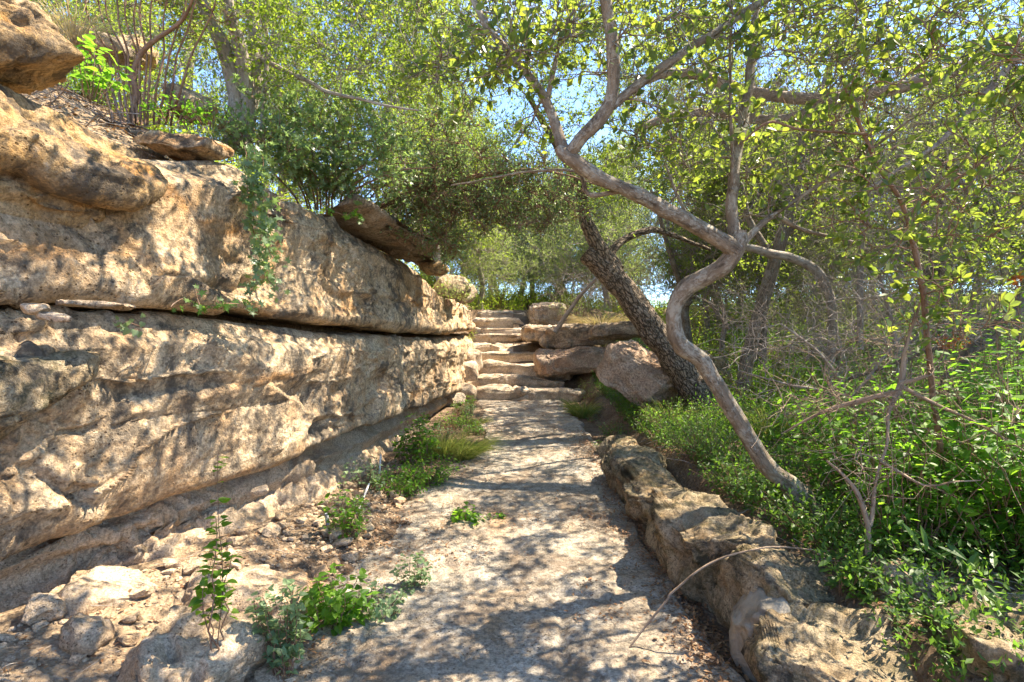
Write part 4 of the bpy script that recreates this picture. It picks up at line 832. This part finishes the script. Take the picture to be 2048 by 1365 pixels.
bgt = [
 (TJ, -4.6, 8.2, 1.9, .85, "bright green juniper behind the grey multi stemmed tree"), (TJ, -5.2, 13.0, 4.0, 1.05, "far juniper seen between the stems at the upper left"),
 (TJ, -1.8, 14.5, 2.6, 1.0, "tall juniper rising behind the twiggy rim shrub"), (TJ, -7.5, 8.0, .6, .9, "juniper at the far upper left behind the top corner boulder"),
 (TD, -1.6, 18.5, 1.0, 1.15, "dark juniper left of the gap beyond the stairs"), (TD, 1.9, 22, 2.4, 1.25, "dark juniper right of the gap beyond the stairs"),
 (TF, 1.4, 18, 2.0, .8, "small pale feathery tree just past the topmost step"), (TF, 4.2, 14.0, 4.4, 1.0, "pale feathery tree behind the leaning oak"), (TF, 3.4, 19.5, 5.4, 1.3, "tallest pale feathery tree in the far centre"),
 (TO, 4.3, 12.6, 2.2, .62, "low oak above the cracked ledge stone"), (TO, 7.2, 9.5, 3.3, .8, "background oak at right under the dead limb"), (TO, 6.6, 13.5, 4.1, .95, "tall oak deep in the right woods"),
 (TO, 9.8, 12.0, 5.0, .85, "oak near the right edge deep in the woods"), (TO, 6.0, 6.2, 5.8, .8, "nearest low oak behind the big leafy shrub"), (TJ, 9.0, 16.5, 1.0, .95, "far juniper in the right background"),
 (TJ, 4.6, 24, 1.4, 1.0, "far juniper above the feathery trees"), (TB, 3.6, 9.4, 2.6, .7, "leafless grey tree behind the slender dark trunk"), (TB, 7.9, 7.4, 4.0, .9, "leafless grey tree near the right edge"),
 (TD, 12.5, 17, .4, 1.4, "dark juniper at the far right edge"), (TO, 8.4, 6.0, 1.2, .9, "spreading oak outside the right edge bush"), (TJ, -1.0, 27, 1.4, 1.1, "farthest juniper on the skyline above the stairs"),
 (TD, 7.5, 21, 3.4, 1.5, "broad dark juniper far behind the right oaks"), (TJ, -9.5, 13, 2.9, 1.1, "juniper far off at the left edge"),
 (TO, 2.9, 9.4, .9, .8, "oak whose crown fills the gap above the leaning trunk"), (TD, -3.4, 22, 3.0, 1.4, "broad dark juniper far left behind the rim"), (TJ, 13.5, 24, 3.0, 1.3, "distant juniper at far right")]
bgt += [(TD, 3.0, 17.5, .3, .8, "low dark juniper behind the pale feathery trees"), (TD, 5.6, 15.5, 1.3, .85, "low dark juniper between two oaks in the right woods"), (TJ, 7.8, 14.5, 2.3, .7, "low bright juniper in the right woods"),
 (TD, 10.5, 14.5, 3.3, .8, "low dark juniper near the right edge of the woods"), (TF, 6.2, 11.5, 4.3, .8, "pale feathery bush like tree in the right middle distance"), (TF, 9.0, 10.0, 5.1, .9, "pale feathery tree near the right edge"),
 (TJ, 11.5, 12.5, .7, .75, "bright low juniper at the right edge of the woods"), (TF, 7.0, 17.5, 2.7, 1.0, "far pale feathery tree in the right woods"), (TD, 15, 20, 3.9, 1.2, "far dark juniper beyond the right edge"), (TJ, 10, 20, 3.1, .9, "far bright juniper in the right woods"),
 (TF, -.9, 16.2, 3.1, .75, "pale feathery tree left of the topmost step"), (TD, .9, 25, 1.1, 1.1, "farthest dark juniper straight beyond the stairs"), (TD, -.6, 23.5, 2.1, 1.0, "dark juniper just left of the view beyond the stairs"), (TF, 4.9, 8.6, 1.9, .6, "small feathery tree right behind the arched tree"), (TD, 2.4, 26, 2.1, 1.2, "dark far juniper right of the gap past the stairs")]
for (o, x, y, rz, sc, lb) in bgt:
    c = copy_tree(o, (x, y, float(H(x, y))-.05), rz, sc, lb)
# ------------------------------------------------------------------ low plants
def bush(name, label, cat, loc, h, spread, ns, seed, leafm='fresh', shape='oval', leaf=(.035, .022), nl=16, bark='bark_brown', r=.0022, group=None, lean=(0, 0), start=.25, flop=.4, side=2, drop=None):
    rng = np.random.default_rng(seed); loc = np.array(loc, float)
    if len(loc) == 2: loc = np.array([loc[0], loc[1], float(H(loc[0], loc[1]))])
    an = rng.uniform(0, 6.283, ns); rr = spread*np.sqrt(rng.random(ns)); n = 9; u = np.linspace(0, 1, n)
    b = np.stack([np.cos(an)*rr*.35, np.sin(an)*rr*.35, np.full(ns, -.02)], 1)
    hh = h*rng.uniform(.45, 1.05, ns)*(1-.35*(rr/max(spread, .01))**2)
    tip = np.stack([np.cos(an)*rr+lean[0], np.sin(an)*rr+lean[1], hh], 1)
    mid = (b+tip)/2; mid[:, 2] += hh*flop*.35; mid += rng.normal(size=(ns, 3))*h*.05
    Pt = ((1-u)**2)[None, :, None]*b[:, None]+(2*u*(1-u))[None, :, None]*mid[:, None]+(u**2)[None, :, None]*tip[:, None]
    Pt[:, 1:] += rng.normal(size=(ns, n-1, 3))*h*.012
    Pt = Pt+loc
    root = empty(name, tuple(loc), label, cat, group)
    mb = MB(); tubes(mb, Pt, np.linspace(r*1.4, r*.5, n)[None]*rng.uniform(.7, 1.3, (ns, 1)), 5, rng); mb.build("stems", M[bark], root, tuple(loc))
    N = ns*nl; k = np.repeat(np.arange(ns), nl); uu = rng.uniform(start, 1, N)*(n-1)*.999; i0 = uu.astype(int); fr = (uu-i0)[:, None]
    pp = Pt[k, i0]*(1-fr)+Pt[k, np.minimum(i0+1, n-1)]*fr; td = nrm(Pt[k, np.minimum(i0+1, n-1)]-Pt[k, i0])
    sd_ = nrm(np.cross(td, sph(rng, N))); ld = nrm(td*.35+sd_+np.array([0, 0, .12])); nm_ = nrm(np.array([0, 0, 1.])+sph(rng, N)*.45)
    pet = leaf[0]*.35; tp = pp+ld*pet
    L = leaf[0]*rng.uniform(.55, 1.2, N); W = L*leaf[1]/leaf[0]
    ld2 = nrm(ld+np.array([0, 0, -.35]))
    mb = MB(); leaves(mb, tp-ld2*0, ld2, nm_, L, W, shape); 
    mb.build("foliage", M[leafm], root, tuple(loc))
    return root
def grass(name, label, loc, h, spread, nb, seed, mat='grass', w=.005, group=None, lean=(0, 0), cat="grass tuft"):
    rng = np.random.default_rng(seed); loc = np.array(loc, float)
    if len(loc) == 2: loc = np.array([loc[0], loc[1], float(H(loc[0], loc[1]))])
    an = rng.uniform(0, 6.283, nb); rr = spread*rng.random(nb)**.7; n = 6; u = np.linspace(0, 1, n)
    b = np.stack([np.cos(an)*rr*.35, np.sin(an)*rr*.35, np.zeros(nb)-.01], 1); hh = h*rng.uniform(.4, 1.1, nb)
    tip = np.stack([np.cos(an)*(rr+hh*.35)+lean[0]*hh, np.sin(an)*(rr+hh*.35)+lean[1]*hh, hh*rng.uniform(.25, .9, nb)], 1)
    mid = b*.6+tip*.4; mid[:, 2] = hh*.75
    C = ((1-u)**2)[None, :, None]*b[:, None]+(2*u*(1-u))[None, :, None]*mid[:, None]+(u**2)[None, :, None]*tip[:, None]+loc
    sdv = nrm(np.cross(tip-b, sph(rng, nb)))[:, None]; ww = (w*(1-u**2*.92))[None, :, None]*rng.uniform(.6, 1.2, (nb, 1, 1))
    V = np.stack([C-sdv*ww/2, C+sdv*ww/2], 2).reshape(nb, n*2, 3)
    mb = MB(); mb.batch(V, [(2*i, 2*i+1, 2*i+3, 2*i+2) for i in range(n-1)])
    o = mb.build(name, M[mat], None, tuple(loc)); return tag(o, label, cat, group)
def gxy(X, Y, k=1.0, rise=0.0):
    """ground point seen at photo (X,Y): march along the sight line"""
    for d in np.arange(1.2, 40, .02):
        x = (X-1024)/F*d; z = EYE-(Y-682.5)/F*d
        if z <= float(HT(x, d)): return x, float(d)
    return (X-1024)/F*8, 8.0
_tx = np.arange(-4, 8, .06); _ty = np.arange(1, 16, .06); _TX, _TY = np.meshgrid(_tx, _ty); _TH = H(_TX, _TY)
def HT(x, y):
    i = int(np.clip((x+4)/.06, 0, len(_tx)-1)); j = int(np.clip((y-1)/.06, 0, len(_ty)-1)); return _TH[j, i]
# plants on the left side of the path
bush("seedling", "tall thin seedling with rounded green leaves in front of the lower overhang", "seedling", (-1.19, 2.32, .20), .92, .05, 5, 501, 'fresh', 'heart', (.042, .038), 24, r=.0025, flop=.1, start=.42)
bush("leafy_plant", "leafy green sprig growing at the cliff foot beside the grey pipe stub", "plant", gxy(690, 1072), .36, .17, 26, 502, 'fresh', 'oval', (.040, .024), 14, start=.2)
bush("leafy_plant", "small bright plant growing alone in the middle of the path", "plant", (*gxy(935, 1052), .11), .15, .15, 24, 503, 'fresh', 'heart', (.040, .034), 9, start=.2)
bush("leafy_plant", "smaller sprig beside the plant in the middle of the path", "plant", (*gxy(992, 1046), .11), .08, .07, 8, 504, 'fresh', 'heart', (.030, .025), 8, start=.2)
bush("leafy_plant", "bushy bright plant with pointed leaves at the bottom edge of the path", "plant", gxy(668, 1262), .34, .21, 34, 505, 'fresh', 'heart', (.046, .038), 11, start=.25)
bush("leafy_plant", "pale grey green creeper climbing past the bottom left of the path", "plant", (-.98, 2.45, .08), .46, .12, 30, 506, 'sage', 'heart', (.034, .032), 14, start=.15)
bush("leafy_plant", "pale spindly plant with small round leaves left of path centre", "plant", gxy(825, 1195), .34, .10, 16, 507, 'sage', 'heart', (.030, .028), 12, r=.0015, start=.2)
bush("leafy_plant", "pale sprawling sprigs between the bright plant and the spindly one", "plant", gxy(750, 1240), .20, .18, 24, 508, 'sage', 'heart', (.030, .028), 10, start=.2)
bush("leafy_plant", "upright bright green bush hugging the cliff foot beyond the white pipe", "plant", gxy(835, 930), .55, .24, 46, 509, 'fresh', 'oval', (.055, .034), 15, start=.15)
bush("leafy_plant", "low bright ferny plant in front of the cliff foot bush", "plant", gxy(860, 965), .26, .34, 60, 510, 'fresh', 'oval', (.042, .018), 14, start=.1)
bush("leafy_plant", "low green plant at the path edge under the white pipe", "plant", gxy(800, 985), .22, .26, 46, 511, 'fresh', 'oval', (.036, .022), 13, start=.1)
bush("leafy_plant", "pale weedy plant right of the white upright pipe", "plant", gxy(735, 975), .28, .24, 26, 512, 'sage', 'heart', (.032, .028), 9, start=.15)
grass("grass_tuft", "soft green grass tuft drooping over the left path edge", gxy(925, 920), .36, .28, 900, 513, w=.0035, lean=(.6, -.3))
grass("grass_tuft", "green grass clump between the cliff foot bush and the drooping tuft", gxy(885, 915), .36, .3, 900, 514, w=.005)
grass("grass_tuft", "thin grass along the left path edge near the stairs", gxy(955, 850), .16, .25, 300, 515, w=.004)
bush("leafy_plant", "small weeds at the left foot of the stairs", "plant", gxy(945, 870), .2, .22, 22, 516, 'under', 'oval', (.03, .014), 12)
grass("grass_tuft", "bright grass clump at the right end of the lowest step", gxy(1165, 835), .34, .32, 650, 517, w=.007)
grass("grass_tuft", "arching grass blades on the far end of the right bed", gxy(1340, 860), .45, .35, 320, 518, w=.009)
grass("grass_tuft", "broad bladed grass behind the foot of the crooked oak", gxy(1540, 880), .5, .4, 320, 519, w=.010)
grass("grass_tuft", "dry straw grass at the top of the right hand ledge", at(1200, 655, 11.0), .35, .7, 500, 520, 'drygrass', w=.008)
grass("grass_tuft", "dry grass fringe beside the top left boulder", at(150, 70, 3.9), .24, .3, 260, 521, 'drygrass', w=.004)
# hanging vine on the cliff
def vine(name, label, lines, seed, leafm, shape, leaf, nl, r=.003, spread=.05):
    rng = np.random.default_rng(seed); mb = MB(); lb = MB(); base = tuple(P(*lines[0][0]))
    root = empty(name, base, label, "vine")
    for ln in lines:
        p = catmull(np.array([P(*q) for q in ln]), .02); p = p+np.stack([fbm(p*6+k, 3, seed=seed+k) for k in range(3)], 1)*.04
        tubes(mb, p[None], np.full((1, len(p)), r), 5, rng)
        n = int(len(p)*nl); k = rng.integers(0, len(p), n); pp = p[k]+sph(rng, n)*spread*rng.random((n, 1))
        ld = nrm(sph(rng, n)*.8+np.array([.25, -.3, -.35])); nm_ = nrm(np.array([.7, -.6, .45])+sph(rng, n)*.5); L = leaf[0]*rng.uniform(.6, 1.2, n)
        leaves(lb, pp, ld, nm_, L, L*leaf[1]/leaf[0], shape)
    mb.build("stems", M['bark_brown'], root, base); lb.build("foliage", M[leafm], root, base); return root
vine("hanging_vine", "lobed leaf vine hanging down the cliff face from the rim", [
 [(505, 300, 3.72), (512, 360, 3.66), (508, 430, 3.62), (520, 500, 3.60), (505, 570, 3.58), (500, 600, 3.56)],
 [(525, 310, 3.78), (528, 400, 3.70), (535, 470, 3.68), (528, 540, 3.66), (545, 580, 3.64)],
 [(490, 290, 3.70), (498, 350, 3.64), (500, 420, 3.60), (530, 450, 3.6), (540, 520, 3.6)]], 531, 'agarita', 'star', (.066, .052), 2.6, spread=.085)
vine("creeping_vine", "sparse ivy creeping along the long dark crack", [[(505, 600, 3.55), (450, 610, 3.36), (400, 618, 3.2), (370, 600, 3.1), (350, 612, 3.02)], [(400, 620, 3.18), (395, 580, 3.2), (400, 590, 3.2)]], 532, 'under', 'star', (.055, .044), .8, spread=.05)
vine("creeping_vine", "small patch of pale round leaves growing on the ledge below the crack", [[(240, 650, 2.72), (262, 640, 2.72), (285, 655, 2.78)]], 533, 'sage', 'heart', (.035, .035), 2.2, spread=.05)
vine("creeping_vine", "bright green lobed leaves in the gap under the rim slab", [[(650, 418, 4.55), (690, 430, 4.75), (720, 432, 4.9)]], 534, 'fresh', 'star', (.075, .06), 1.0, spread=.08)
bush("leafy_plant", "broad leaved green weeds beside the top left boulder", "plant", at(180, 190, 3.3), .35, .22, 16, 535, 'fresh', 'heart', (.06, .045), 8)
bush("leafy_plant", "small green sprigs on the debris under the grey tree", "plant", at(345, 235, 3.9), .16, .25, 14, 536, 'fresh', 'oval', (.05, .022), 8)
bush("leafy_plant", "green weeds at the foot of the grey multi stemmed tree", "plant", at(425, 250, 4.2), .2, .25, 20, 537, 'fresh', 'oval', (.035, .012), 10)
bush("leafy_plant", "light green weeds spilling over the cliff end near the stairs", "plant", at(905, 610, 8.2), .5, .4, 36, 538, 'feather', 'dia', (.05, .012), 16)
# bushes of the right bed (nearest first)
RB = [
 ("big long leaved plant drooping over the holed curb stone", (1.83, 2.55), .26, .26, 9, 'under', 'oval', (.13, .035), 6),
 ("small glossy plant at the back edge of the corner curb stone", (1.52, 2.62), .20, .10, 6, 'under', 'oval', (.07, .03), 8),
 ("tall bright green leafy shrub filling the right edge", (2.75, 3.05), 1.15, .75, 130, 'fresh', 'oval', (.068, .036), 22),
 ("bright leafy shrub behind the pale sticks of the dead shrub", (2.35, 3.6), .95, .65, 110, 'fresh', 'oval', (.062, .032), 20),
 ("dark leafy shrub at the bottom right below the brightest one", (2.55, 2.75), .70, .50, 90, 'fresh', 'oval', (.060, .030), 18),
 ("lush shrub with pale leaves at the right edge of the frame", (3.4, 3.6), 1.45, .75, 130, 'fresh', 'oval', (.055, .028), 20),
 ("pale leaved shrub crowding the bottom right corner behind the stone slab", (3.0, 2.5), .75, .45, 80, 'fresh', 'oval', (.062, .032), 18),
 ("slender weedy shrub poking through the sticks of the dead shrub", (2.05, 2.95), .75, .35, 46, 'fresh', 'oval', (.050, .026), 16),
 ("green shrub under the trunk that leans out of the frame", (3.3, 4.7), 1.3, .9, 100, 'fresh', 'dia', (.05, .028), 20),
 ("low dark leafy cover at the foot of the crooked oak", (1.75, 3.15), .28, .45, 60, 'under', 'oval', (.036, .018), 14),
 ("low glossy plants on the bed behind the largest curb stone", (1.62, 3.9), .30, .40, 60, 'under', 'oval', (.034, .018), 14),
 ("fine leaved shrub on the bed behind the ridged curb stone", (1.62, 4.8), .42, .42, 80, 'under', 'dia', (.030, .014), 18),
 ("bushy green shrub at the far end of the curb", (1.75, 6.0), .5, .5, 90, 'fresh', 'dia', (.030, .014), 18),
 ("leafy shrub in front of the slender dark trunk", (2.7, 6.2), .6, .7, 90, 'fresh', 'dia', (.04, .018), 18),
 ("yellow green shrub between the slender trunk and the arched tree", (3.3, 7.6), .9, .8, 90, 'cedar', 'dia', (.045, .02), 18),
 ("leafy shrub left of the slender dark trunk in the distance", (3.0, 8.8), 1.2, .8, 90, 'cedar', 'dia', (.045, .018), 18),
 ("wide green bush under the arched tree", (4.2, 6.2), 1.0, .9, 100, 'fresh', 'dia', (.045, .022), 18),
 ("tangled shrub right of the arched tree", (5.2, 7.0), 1.4, 1.0, 100, 'under', 'dia', (.05, .025), 18),
 ("scrubby bush growing at the foot of the ridged leaning oak", (2.05, 7.0), .45, .5, 70, 'under', 'dia', (.032, .014), 16),
 ("small weeds between curb end and tilted boulder", (1.35, 7.2), .22, .35, 50, 'under', 'dia', (.03, .013), 14),
 ("pale weed patch in front of the capstone beside the stairs", (1.35, 9.4), .45, .32, 40, 'feather', 'dia', (.04, .012), 14),
 ("low scrub on top of the right hand ledge stones", (1.6, 11.6), .55, .8, 80, 'feather', 'dia', (.05, .012), 16),
 ("scrub bush above the stairs on the right", (1.6, 13.4), .9, .8, 90, 'feather', 'dia', (.05, .014), 18),
 ("sparse shrub behind the leaning oak at ledge height", (3.2, 10.6), 1.5, 1.0, 110, 'cedar', 'dia', (.06, .022), 18),
 ("weeds drooping over the left rim next to the stairs", (-1.3, 11.5), .7, .6, 80, 'cedar', 'dia', (.05, .016), 18),
 ("green bush behind the rim slab", (-2.2, 7.6), .9, .7, 90, 'cedar', 'dia', (.045, .016), 18),
 ("leafy weeds beyond the upper left brown shrub", (-4.0, 5.6), .8, .8, 70, 'fresh', 'dia', (.05, .016), 16),
]
for i, (lb, xy, h, sp, ns, lm, sh, lf, nl) in enumerate(RB):
    bush("long_leaved_plant" if i == 0 else "leafy_shrub" if h > .35 else "leafy_plant", lb, "plant" if h <= .35 else "shrub", xy, h, sp, ns, 600+i, lm, sh, lf, nl, start=.2 if i else .5, r=.0028 if h > .5 else .002, flop=.3)
# undergrowth, litter, debris: uncountable stuff
def cover(name, label, n, seed, region, hmax, lm, leaf, shape='dia'):
    rng = np.random.default_rng(seed); mb = MB(); x, y = region(rng, n); z = H(x, y)
    st = np.stack([x, y, z], 1); m = 9; k = np.repeat(np.arange(n), m); u = rng.random(len(k)); hh = hmax*rng.uniform(.3, 1, n)
    tip = st+np.stack([rng.normal(size=n)*.4*hh, rng.normal(size=n)*.4*hh, hh], 1)
    pp = st[k]*(1-u[:, None])+tip[k]*u[:, None]; ld = nrm(sph(rng, len(k))+np.array([0, 0, .3])); L = leaf[0]*rng.uniform(.5, 1.2, len(k))
    leaves(mb, pp, ld, nrm(sph(rng, len(k))*.6+np.array([0, 0, 1.])), L, L*leaf[1]/leaf[0], shape)
    return tag(mb.build(name, M[lm]), label, None, None, "stuff")
cover("undergrowth", "mixed green undergrowth over the right bed", 16000, 701, lambda r, n: (1.5+6*r.random(n)**1.3, 1.9+9*r.random(n)), .32, 'under', (.034, .016))
cover("undergrowth", "yellow green weeds under the right woods", 13000, 702, lambda r, n: (2.2+8*r.random(n), 5+9*r.random(n)), .55, 'fresh', (.045, .018))
cover("undergrowth", "green ground cover on the far slopes", 9000, 703, lambda r, n: (-8+22*r.random(n), 14.8+14*r.random(n)), .6, 'cedar', (.09, .03))
cover("undergrowth", "weeds on the slope above the cliff", 3000, 704, lambda r, n: (-2.6-5*r.random(n)**1.2, 4.5+9*r.random(n)), .3, 'cedar', (.05, .02))
def litter(name, label, n, seed, region, lm='litter', L0=.03):
    rng = np.random.default_rng(seed); mb = MB(); x, y = region(rng, n); z = H(x, y)+.006
    inp = (x > -1.05) & (x < .95) & (y < 10.2); z = np.where(inp, np.maximum(z, zpath(y)+.052), z)+rng.random(n)*.012
    ld = sph(rng, n); ld[:, 2] *= .25; L = L0*rng.uniform(.5, 1.3, n)
    leaves(mb, np.stack([x, y, z], 1), ld, nrm(sph(rng, n)*.35+np.array([0, 0, 1.])), L, L*rng.uniform(.3, .55, n), 'oval')
    return tag(mb.build(name, M[lm]), label, None, None, "stuff")
litter("leaf_litter", "brown fallen leaves on the right bed", 9000, 711, lambda r, n: (1.3+3*r.random(n)**1.4, 1.9+7*r.random(n)))
litter("leaf_litter", "brown fallen leaves gathered along the curb", 6500, 712, lambda r, n: (lambda y: (1.06+.03*np.sin(y*2)-np.abs(r.normal(size=n))*.13, y))(1.7+5.6*r.random(n)**1.4), L0=.026)
litter("leaf_litter", "fallen leaves between path and cliff foot", 4200, 713, lambda r, n: (lambda y: (xwall(y)+.1+(-.75-xwall(y)-.1)*r.random(n), y))(1.8+7.5*r.random(n)), L0=.024)
def drift(r, n):
    x = -1.0+1.95*r.random(n*5); y = 1.9+7.9*r.random(n*5)**1.2; k = fbm(np.stack([x*2.2, y*1.6, x*0], 1), 4, seed=19)+.5*np.abs(x)
    i = np.argsort(-(k+r.random(n*5)*.55))[:n]; return x[i], y[i]
litter("leaf_litter", "brown leaves drifted across the path", 3600, 714, drift, L0=.024)
litter("leaf_litter", "dry debris along the cliff rim", 7000, 715, lambda r, n: (lambda y: (xwall(y)-.35-1.6*r.random(n), y))(2.2+8*r.random(n)), L0=.04)
def sticks(name, label, n, seed, region, L=(.1, .5), r=.002, mat='bark_bare'):
    rng = np.random.default_rng(seed); x, y = region(rng, n); z = H(x, y)+.02; a = rng.uniform(0, 6.283, n); l = rng.uniform(*L, n); m = 5; u = np.linspace(-.5, .5, m)
    Pt = np.stack([x[:, None]+np.cos(a)[:, None]*u*l[:, None], y[:, None]+np.sin(a)[:, None]*u*l[:, None], z[:, None]+u[None]*l[:, None]*rng.uniform(-.4, .4, (n, 1))], -1)
    Pt[..., 2] = np.maximum(Pt[..., 2], H(Pt[..., 0], Pt[..., 1])+.004); Pt += rng.normal(size=Pt.shape)*.008
    mb = MB(); tubes(mb, Pt, np.full((n, m), r)*rng.uniform(.5, 1.6, (n, 1)), 4, rng); return tag(mb.build(name, M[mat]), label, None, None, "stuff")
sticks("twig_debris", "dry twigs heaped along the cliff rim", 700, 721, lambda r, n: (lambda y: (xwall(y)-.45-1.2*r.random(n), y))(2.2+6*r.random(n)), (.15, .6), .0028)
sticks("twig_debris", "dry twigs lying in the right bed", 500, 722, lambda r, n: (1.5+3.5*r.random(n), 2.2+5*r.random(n)), (.15, .6), .0025)
sticks("twig_debris", "thin twigs on the rubble slope", 90, 723, lambda r, n: (lambda y: (xwall(y)+.1+.9*r.random(n), y))(1.9+3*r.random(n)), (.08, .3), .0014)
def gravel(n, seed, region, label, s0=.012):
    rng = np.random.default_rng(seed); x, y = region(rng, n); z = H(x, y); v, f = ICO[2]
    base = [nrm(v)*(1+.25*rng.normal(size=(len(v), 1))*.5) for _ in range(6)]; mb = MB()
    s = s0*(.35+1.6*rng.random(n)**3); V = np.array([base[i % 6] for i in range(n)])*s[:, None, None]*np.array([1, .8, .55])
    ang = rng.uniform(0, 6.28, n); c, sn = np.cos(ang)[:, None], np.sin(ang)[:, None]
    V = np.stack([V[..., 0]*c-V[..., 1]*sn, V[..., 0]*sn+V[..., 1]*c, V[..., 2]], -1)+np.stack([x, y, z+s*.1], 1)[:, None]
    mb.add(V.reshape(-1, 3), [(f[None]+(np.arange(n)*len(v))[:, None, None]).reshape(-1, 3)], False)
    return tag(mb.build("gravel", M['rubble']), label, None, None, "stuff")
gravel(3600, 731, lambda r, n: (lambda y: (xwall(y)+.05+(-.95-xwall(y))*r.random(n), y))(1.7+4.5*r.random(n)), "tan gravel and chips on the rubble slope")
gravel(900, 732, lambda r, n: (lambda y: (.98-np.abs(r.normal(size=n))*.06, y))(1.7+6*r.random(n)), "fine grit along the curb", .007)
# pipes, fallen stick, rusty bits
def tube_thing(name, label, cat, pts, r, mat, k=12, wob=.0, group=None):
    rng = np.random.default_rng(len(label)); a = np.array(pts, float); b = tuple(a[0]); mb = MB(); rr = np.full(len(a), r) if np.isscalar(r) else np.array(r)
    trunk(mb, a, rr, rng, k=k, step=.02, rough=0.0 if mat.startswith('pipe') else .15, wob=wob); return tag(mb.build(name, M[mat], None, b), label, cat, group)
x, y = gxy(757, 968); z = float(H(x, y))
tube_thing("irrigation_pipe", "thin white upright pipe at the cliff foot", "pipe", [(x, y, z-.05), (x+.01, y, z+.12), (x+.02, y, z+.26)], .009, 'pipe')
x, y = gxy(655, 1062); z = float(H(x, y))
tube_thing("irrigation_pipe", "short grey pipe stub at the cliff foot", "pipe", [(x, y, z-.05), (x, y, z+.05), (x-.01, y, z+.12)], .013, 'pipeg')
x, y = gxy(715, 1032); z = float(H(x, y)); x2, y2 = gxy(738, 990)
tube_thing("irrigation_pipe", "white pipe lying slanted between the two upright pipes", "pipe", [(x, y, z+.02), ((x+x2)/2, (y+y2)/2, z+.06), (x2, y2, float(H(x2, y2))+.08)], .008, 'pipe')
tube_thing("fallen_stick", "long pale bent stick lying over the curb onto the path", "stick", [(*P(1248, 1312, 2.66),), (*P(1290, 1255, 2.70),), (*P(1336, 1196, 2.72),), (*P(1343, 1186, 2.72),), (*P(1420, 1128, 2.72),), (*P(1510, 1098, 2.72),), (*P(1560, 1094, 2.75),), (*P(1660, 1100, 2.8),)], [.0045, .005, .006, .006, .005, .0045, .004, .002], 'bark_stick', 8, .006)
def clump(name, label, X, Y, d, r, n, seed, mat, leaf):
    rng = np.random.default_rng(seed); c = P(X, Y, d); p = c+sph(rng, n)*rng.random((n, 1))**.5*np.array(r); mb = MB()
    leaves(mb, p, nrm(sph(rng, n)+np.array([0, 0, -.5])), sph(rng, n), np.full(n, leaf[0])*rng.uniform(.5, 1.2, n), np.full(n, leaf[1]), 'dia')
    return tag(mb.build(name, M[mat], None, tuple(c)), label, "dead foliage")
clump("dead_foliage", "clump of rusty orange dead juniper needles at right", 1905, 685, 4.3, (.12, .12, .08), 260, 801, 'rust', (.04, .008))
clump("dead_foliage", "small orange dead leaf cluster at the right edge", 2035, 560, 3.9, (.05, .05, .05), 40, 802, 'rust', (.05, .02))
clump("dead_foliage", "brown dry leaf clump lying on the path edge below the round stones", 805, 1048, 4.22, (.09, .06, .025), 120, 803, 'litter', (.04, .014))

# leafy mass closing the view beyond the stairs
for i, (xy, h, lb) in enumerate([((-.6, 17.0), 1.2, "low bush just beyond the topmost step, left"), ((.5, 17.6), 1.0, "low bush straight beyond the topmost step"), ((1.7, 16.8), 1.3, "low bush beyond the topmost step, right"), ((-1.9, 15.8), 1.5, "bush beyond the cliff end above the stairs"), ((3.2, 16.2), 1.5, "low bush behind the scrub on the right ledge")]):
    bush("leafy_shrub", lb, "shrub", xy, h, 1.0, 110, 680+i, 'cedar' if i % 2 else 'feather', 'dia', (.08, .028), 20, r=.004)

rs = np.random.default_rng(900)
for i, (y, du) in enumerate([(5.9, .35), (6.4, .55), (6.9, .3), (7.4, .6), (8.0, .35), (8.6, .3), (9.2, .25), (5.2, .45), (4.3, .4)]):
    x = float(xwall(y))+du
    bush("weed", ["low weed with reddish stems at the cliff foot, near the pipes", "low weed in the leaf litter left of the grass tuft", "small weed pressed against the cliff foot", "small weed beside the left path edge halfway to the stairs",
      "pale weed on the strip of litter before the stairs", "tiny weed under the cliff end", "tiny weed left of the lowest step", "spreading weed between two pipes and the path", "small sprig among the rubble near the round path stones"][i], "weed",
      (x, y), rs.uniform(.12, .26), .16, 18, 901+i, ['fresh', 'under', 'sage'][i % 3], 'oval', (.034, .017), 11, start=.1)
for i, (x, y, h, lb) in enumerate([(-1.75, 6.9, .5, "low bush filling the gap behind the rim slab"), (-1.7, 8.3, .5, "weedy bush behind the low end of the rim slab"), (-1.95, 5.9, .4, "small bush behind the upper end of the rim slab")]):
    bush("leafy_shrub", lb, "shrub", (x, y), h, .45, 60, 940+i, 'cedar', 'dia', (.045, .018), 18)
bush("leafy_plant", "weeds on the soil patch beside the cliff end", "plant", (-.75, 8.9), .18, .25, 40, 950, 'under', 'oval', (.03, .014), 10)
bush("leafy_plant", "weeds on the litter between cliff foot and drooping grass", "plant", (-.8, 7.7), .22, .25, 40, 951, 'fresh', 'oval', (.032, .015), 10)
for i, (x, y, lb) in enumerate([(1.08, 4.25, "tiny green seedling at the foot of the ridged curb stone"), (1.0, 6.6, "small green sprig where the curb begins"), (.9, 9.3, "small weed at the right edge of the path near the stairs"), (1.15, 8.2, "low weed right of the path before the stairs")]):
    bush("weed", lb, "weed", (x, y), .14, .12, 12, 920+i, 'under', 'oval', (.03, .014), 9)
litter("leaf_litter", "brown leaves caught on the stairs", 500, 725, lambda r, n: (-.8+1.3*r.random(n), 10.4+4*r.random(n)), L0=.03)

bush("leafy_shrub", "leafy shrub behind the brown stemmed shrub at upper left", "shrub", (-3.3, 4.9), .9, .6, 60, 960, 'cedar', 'dia', (.04, .015), 18)
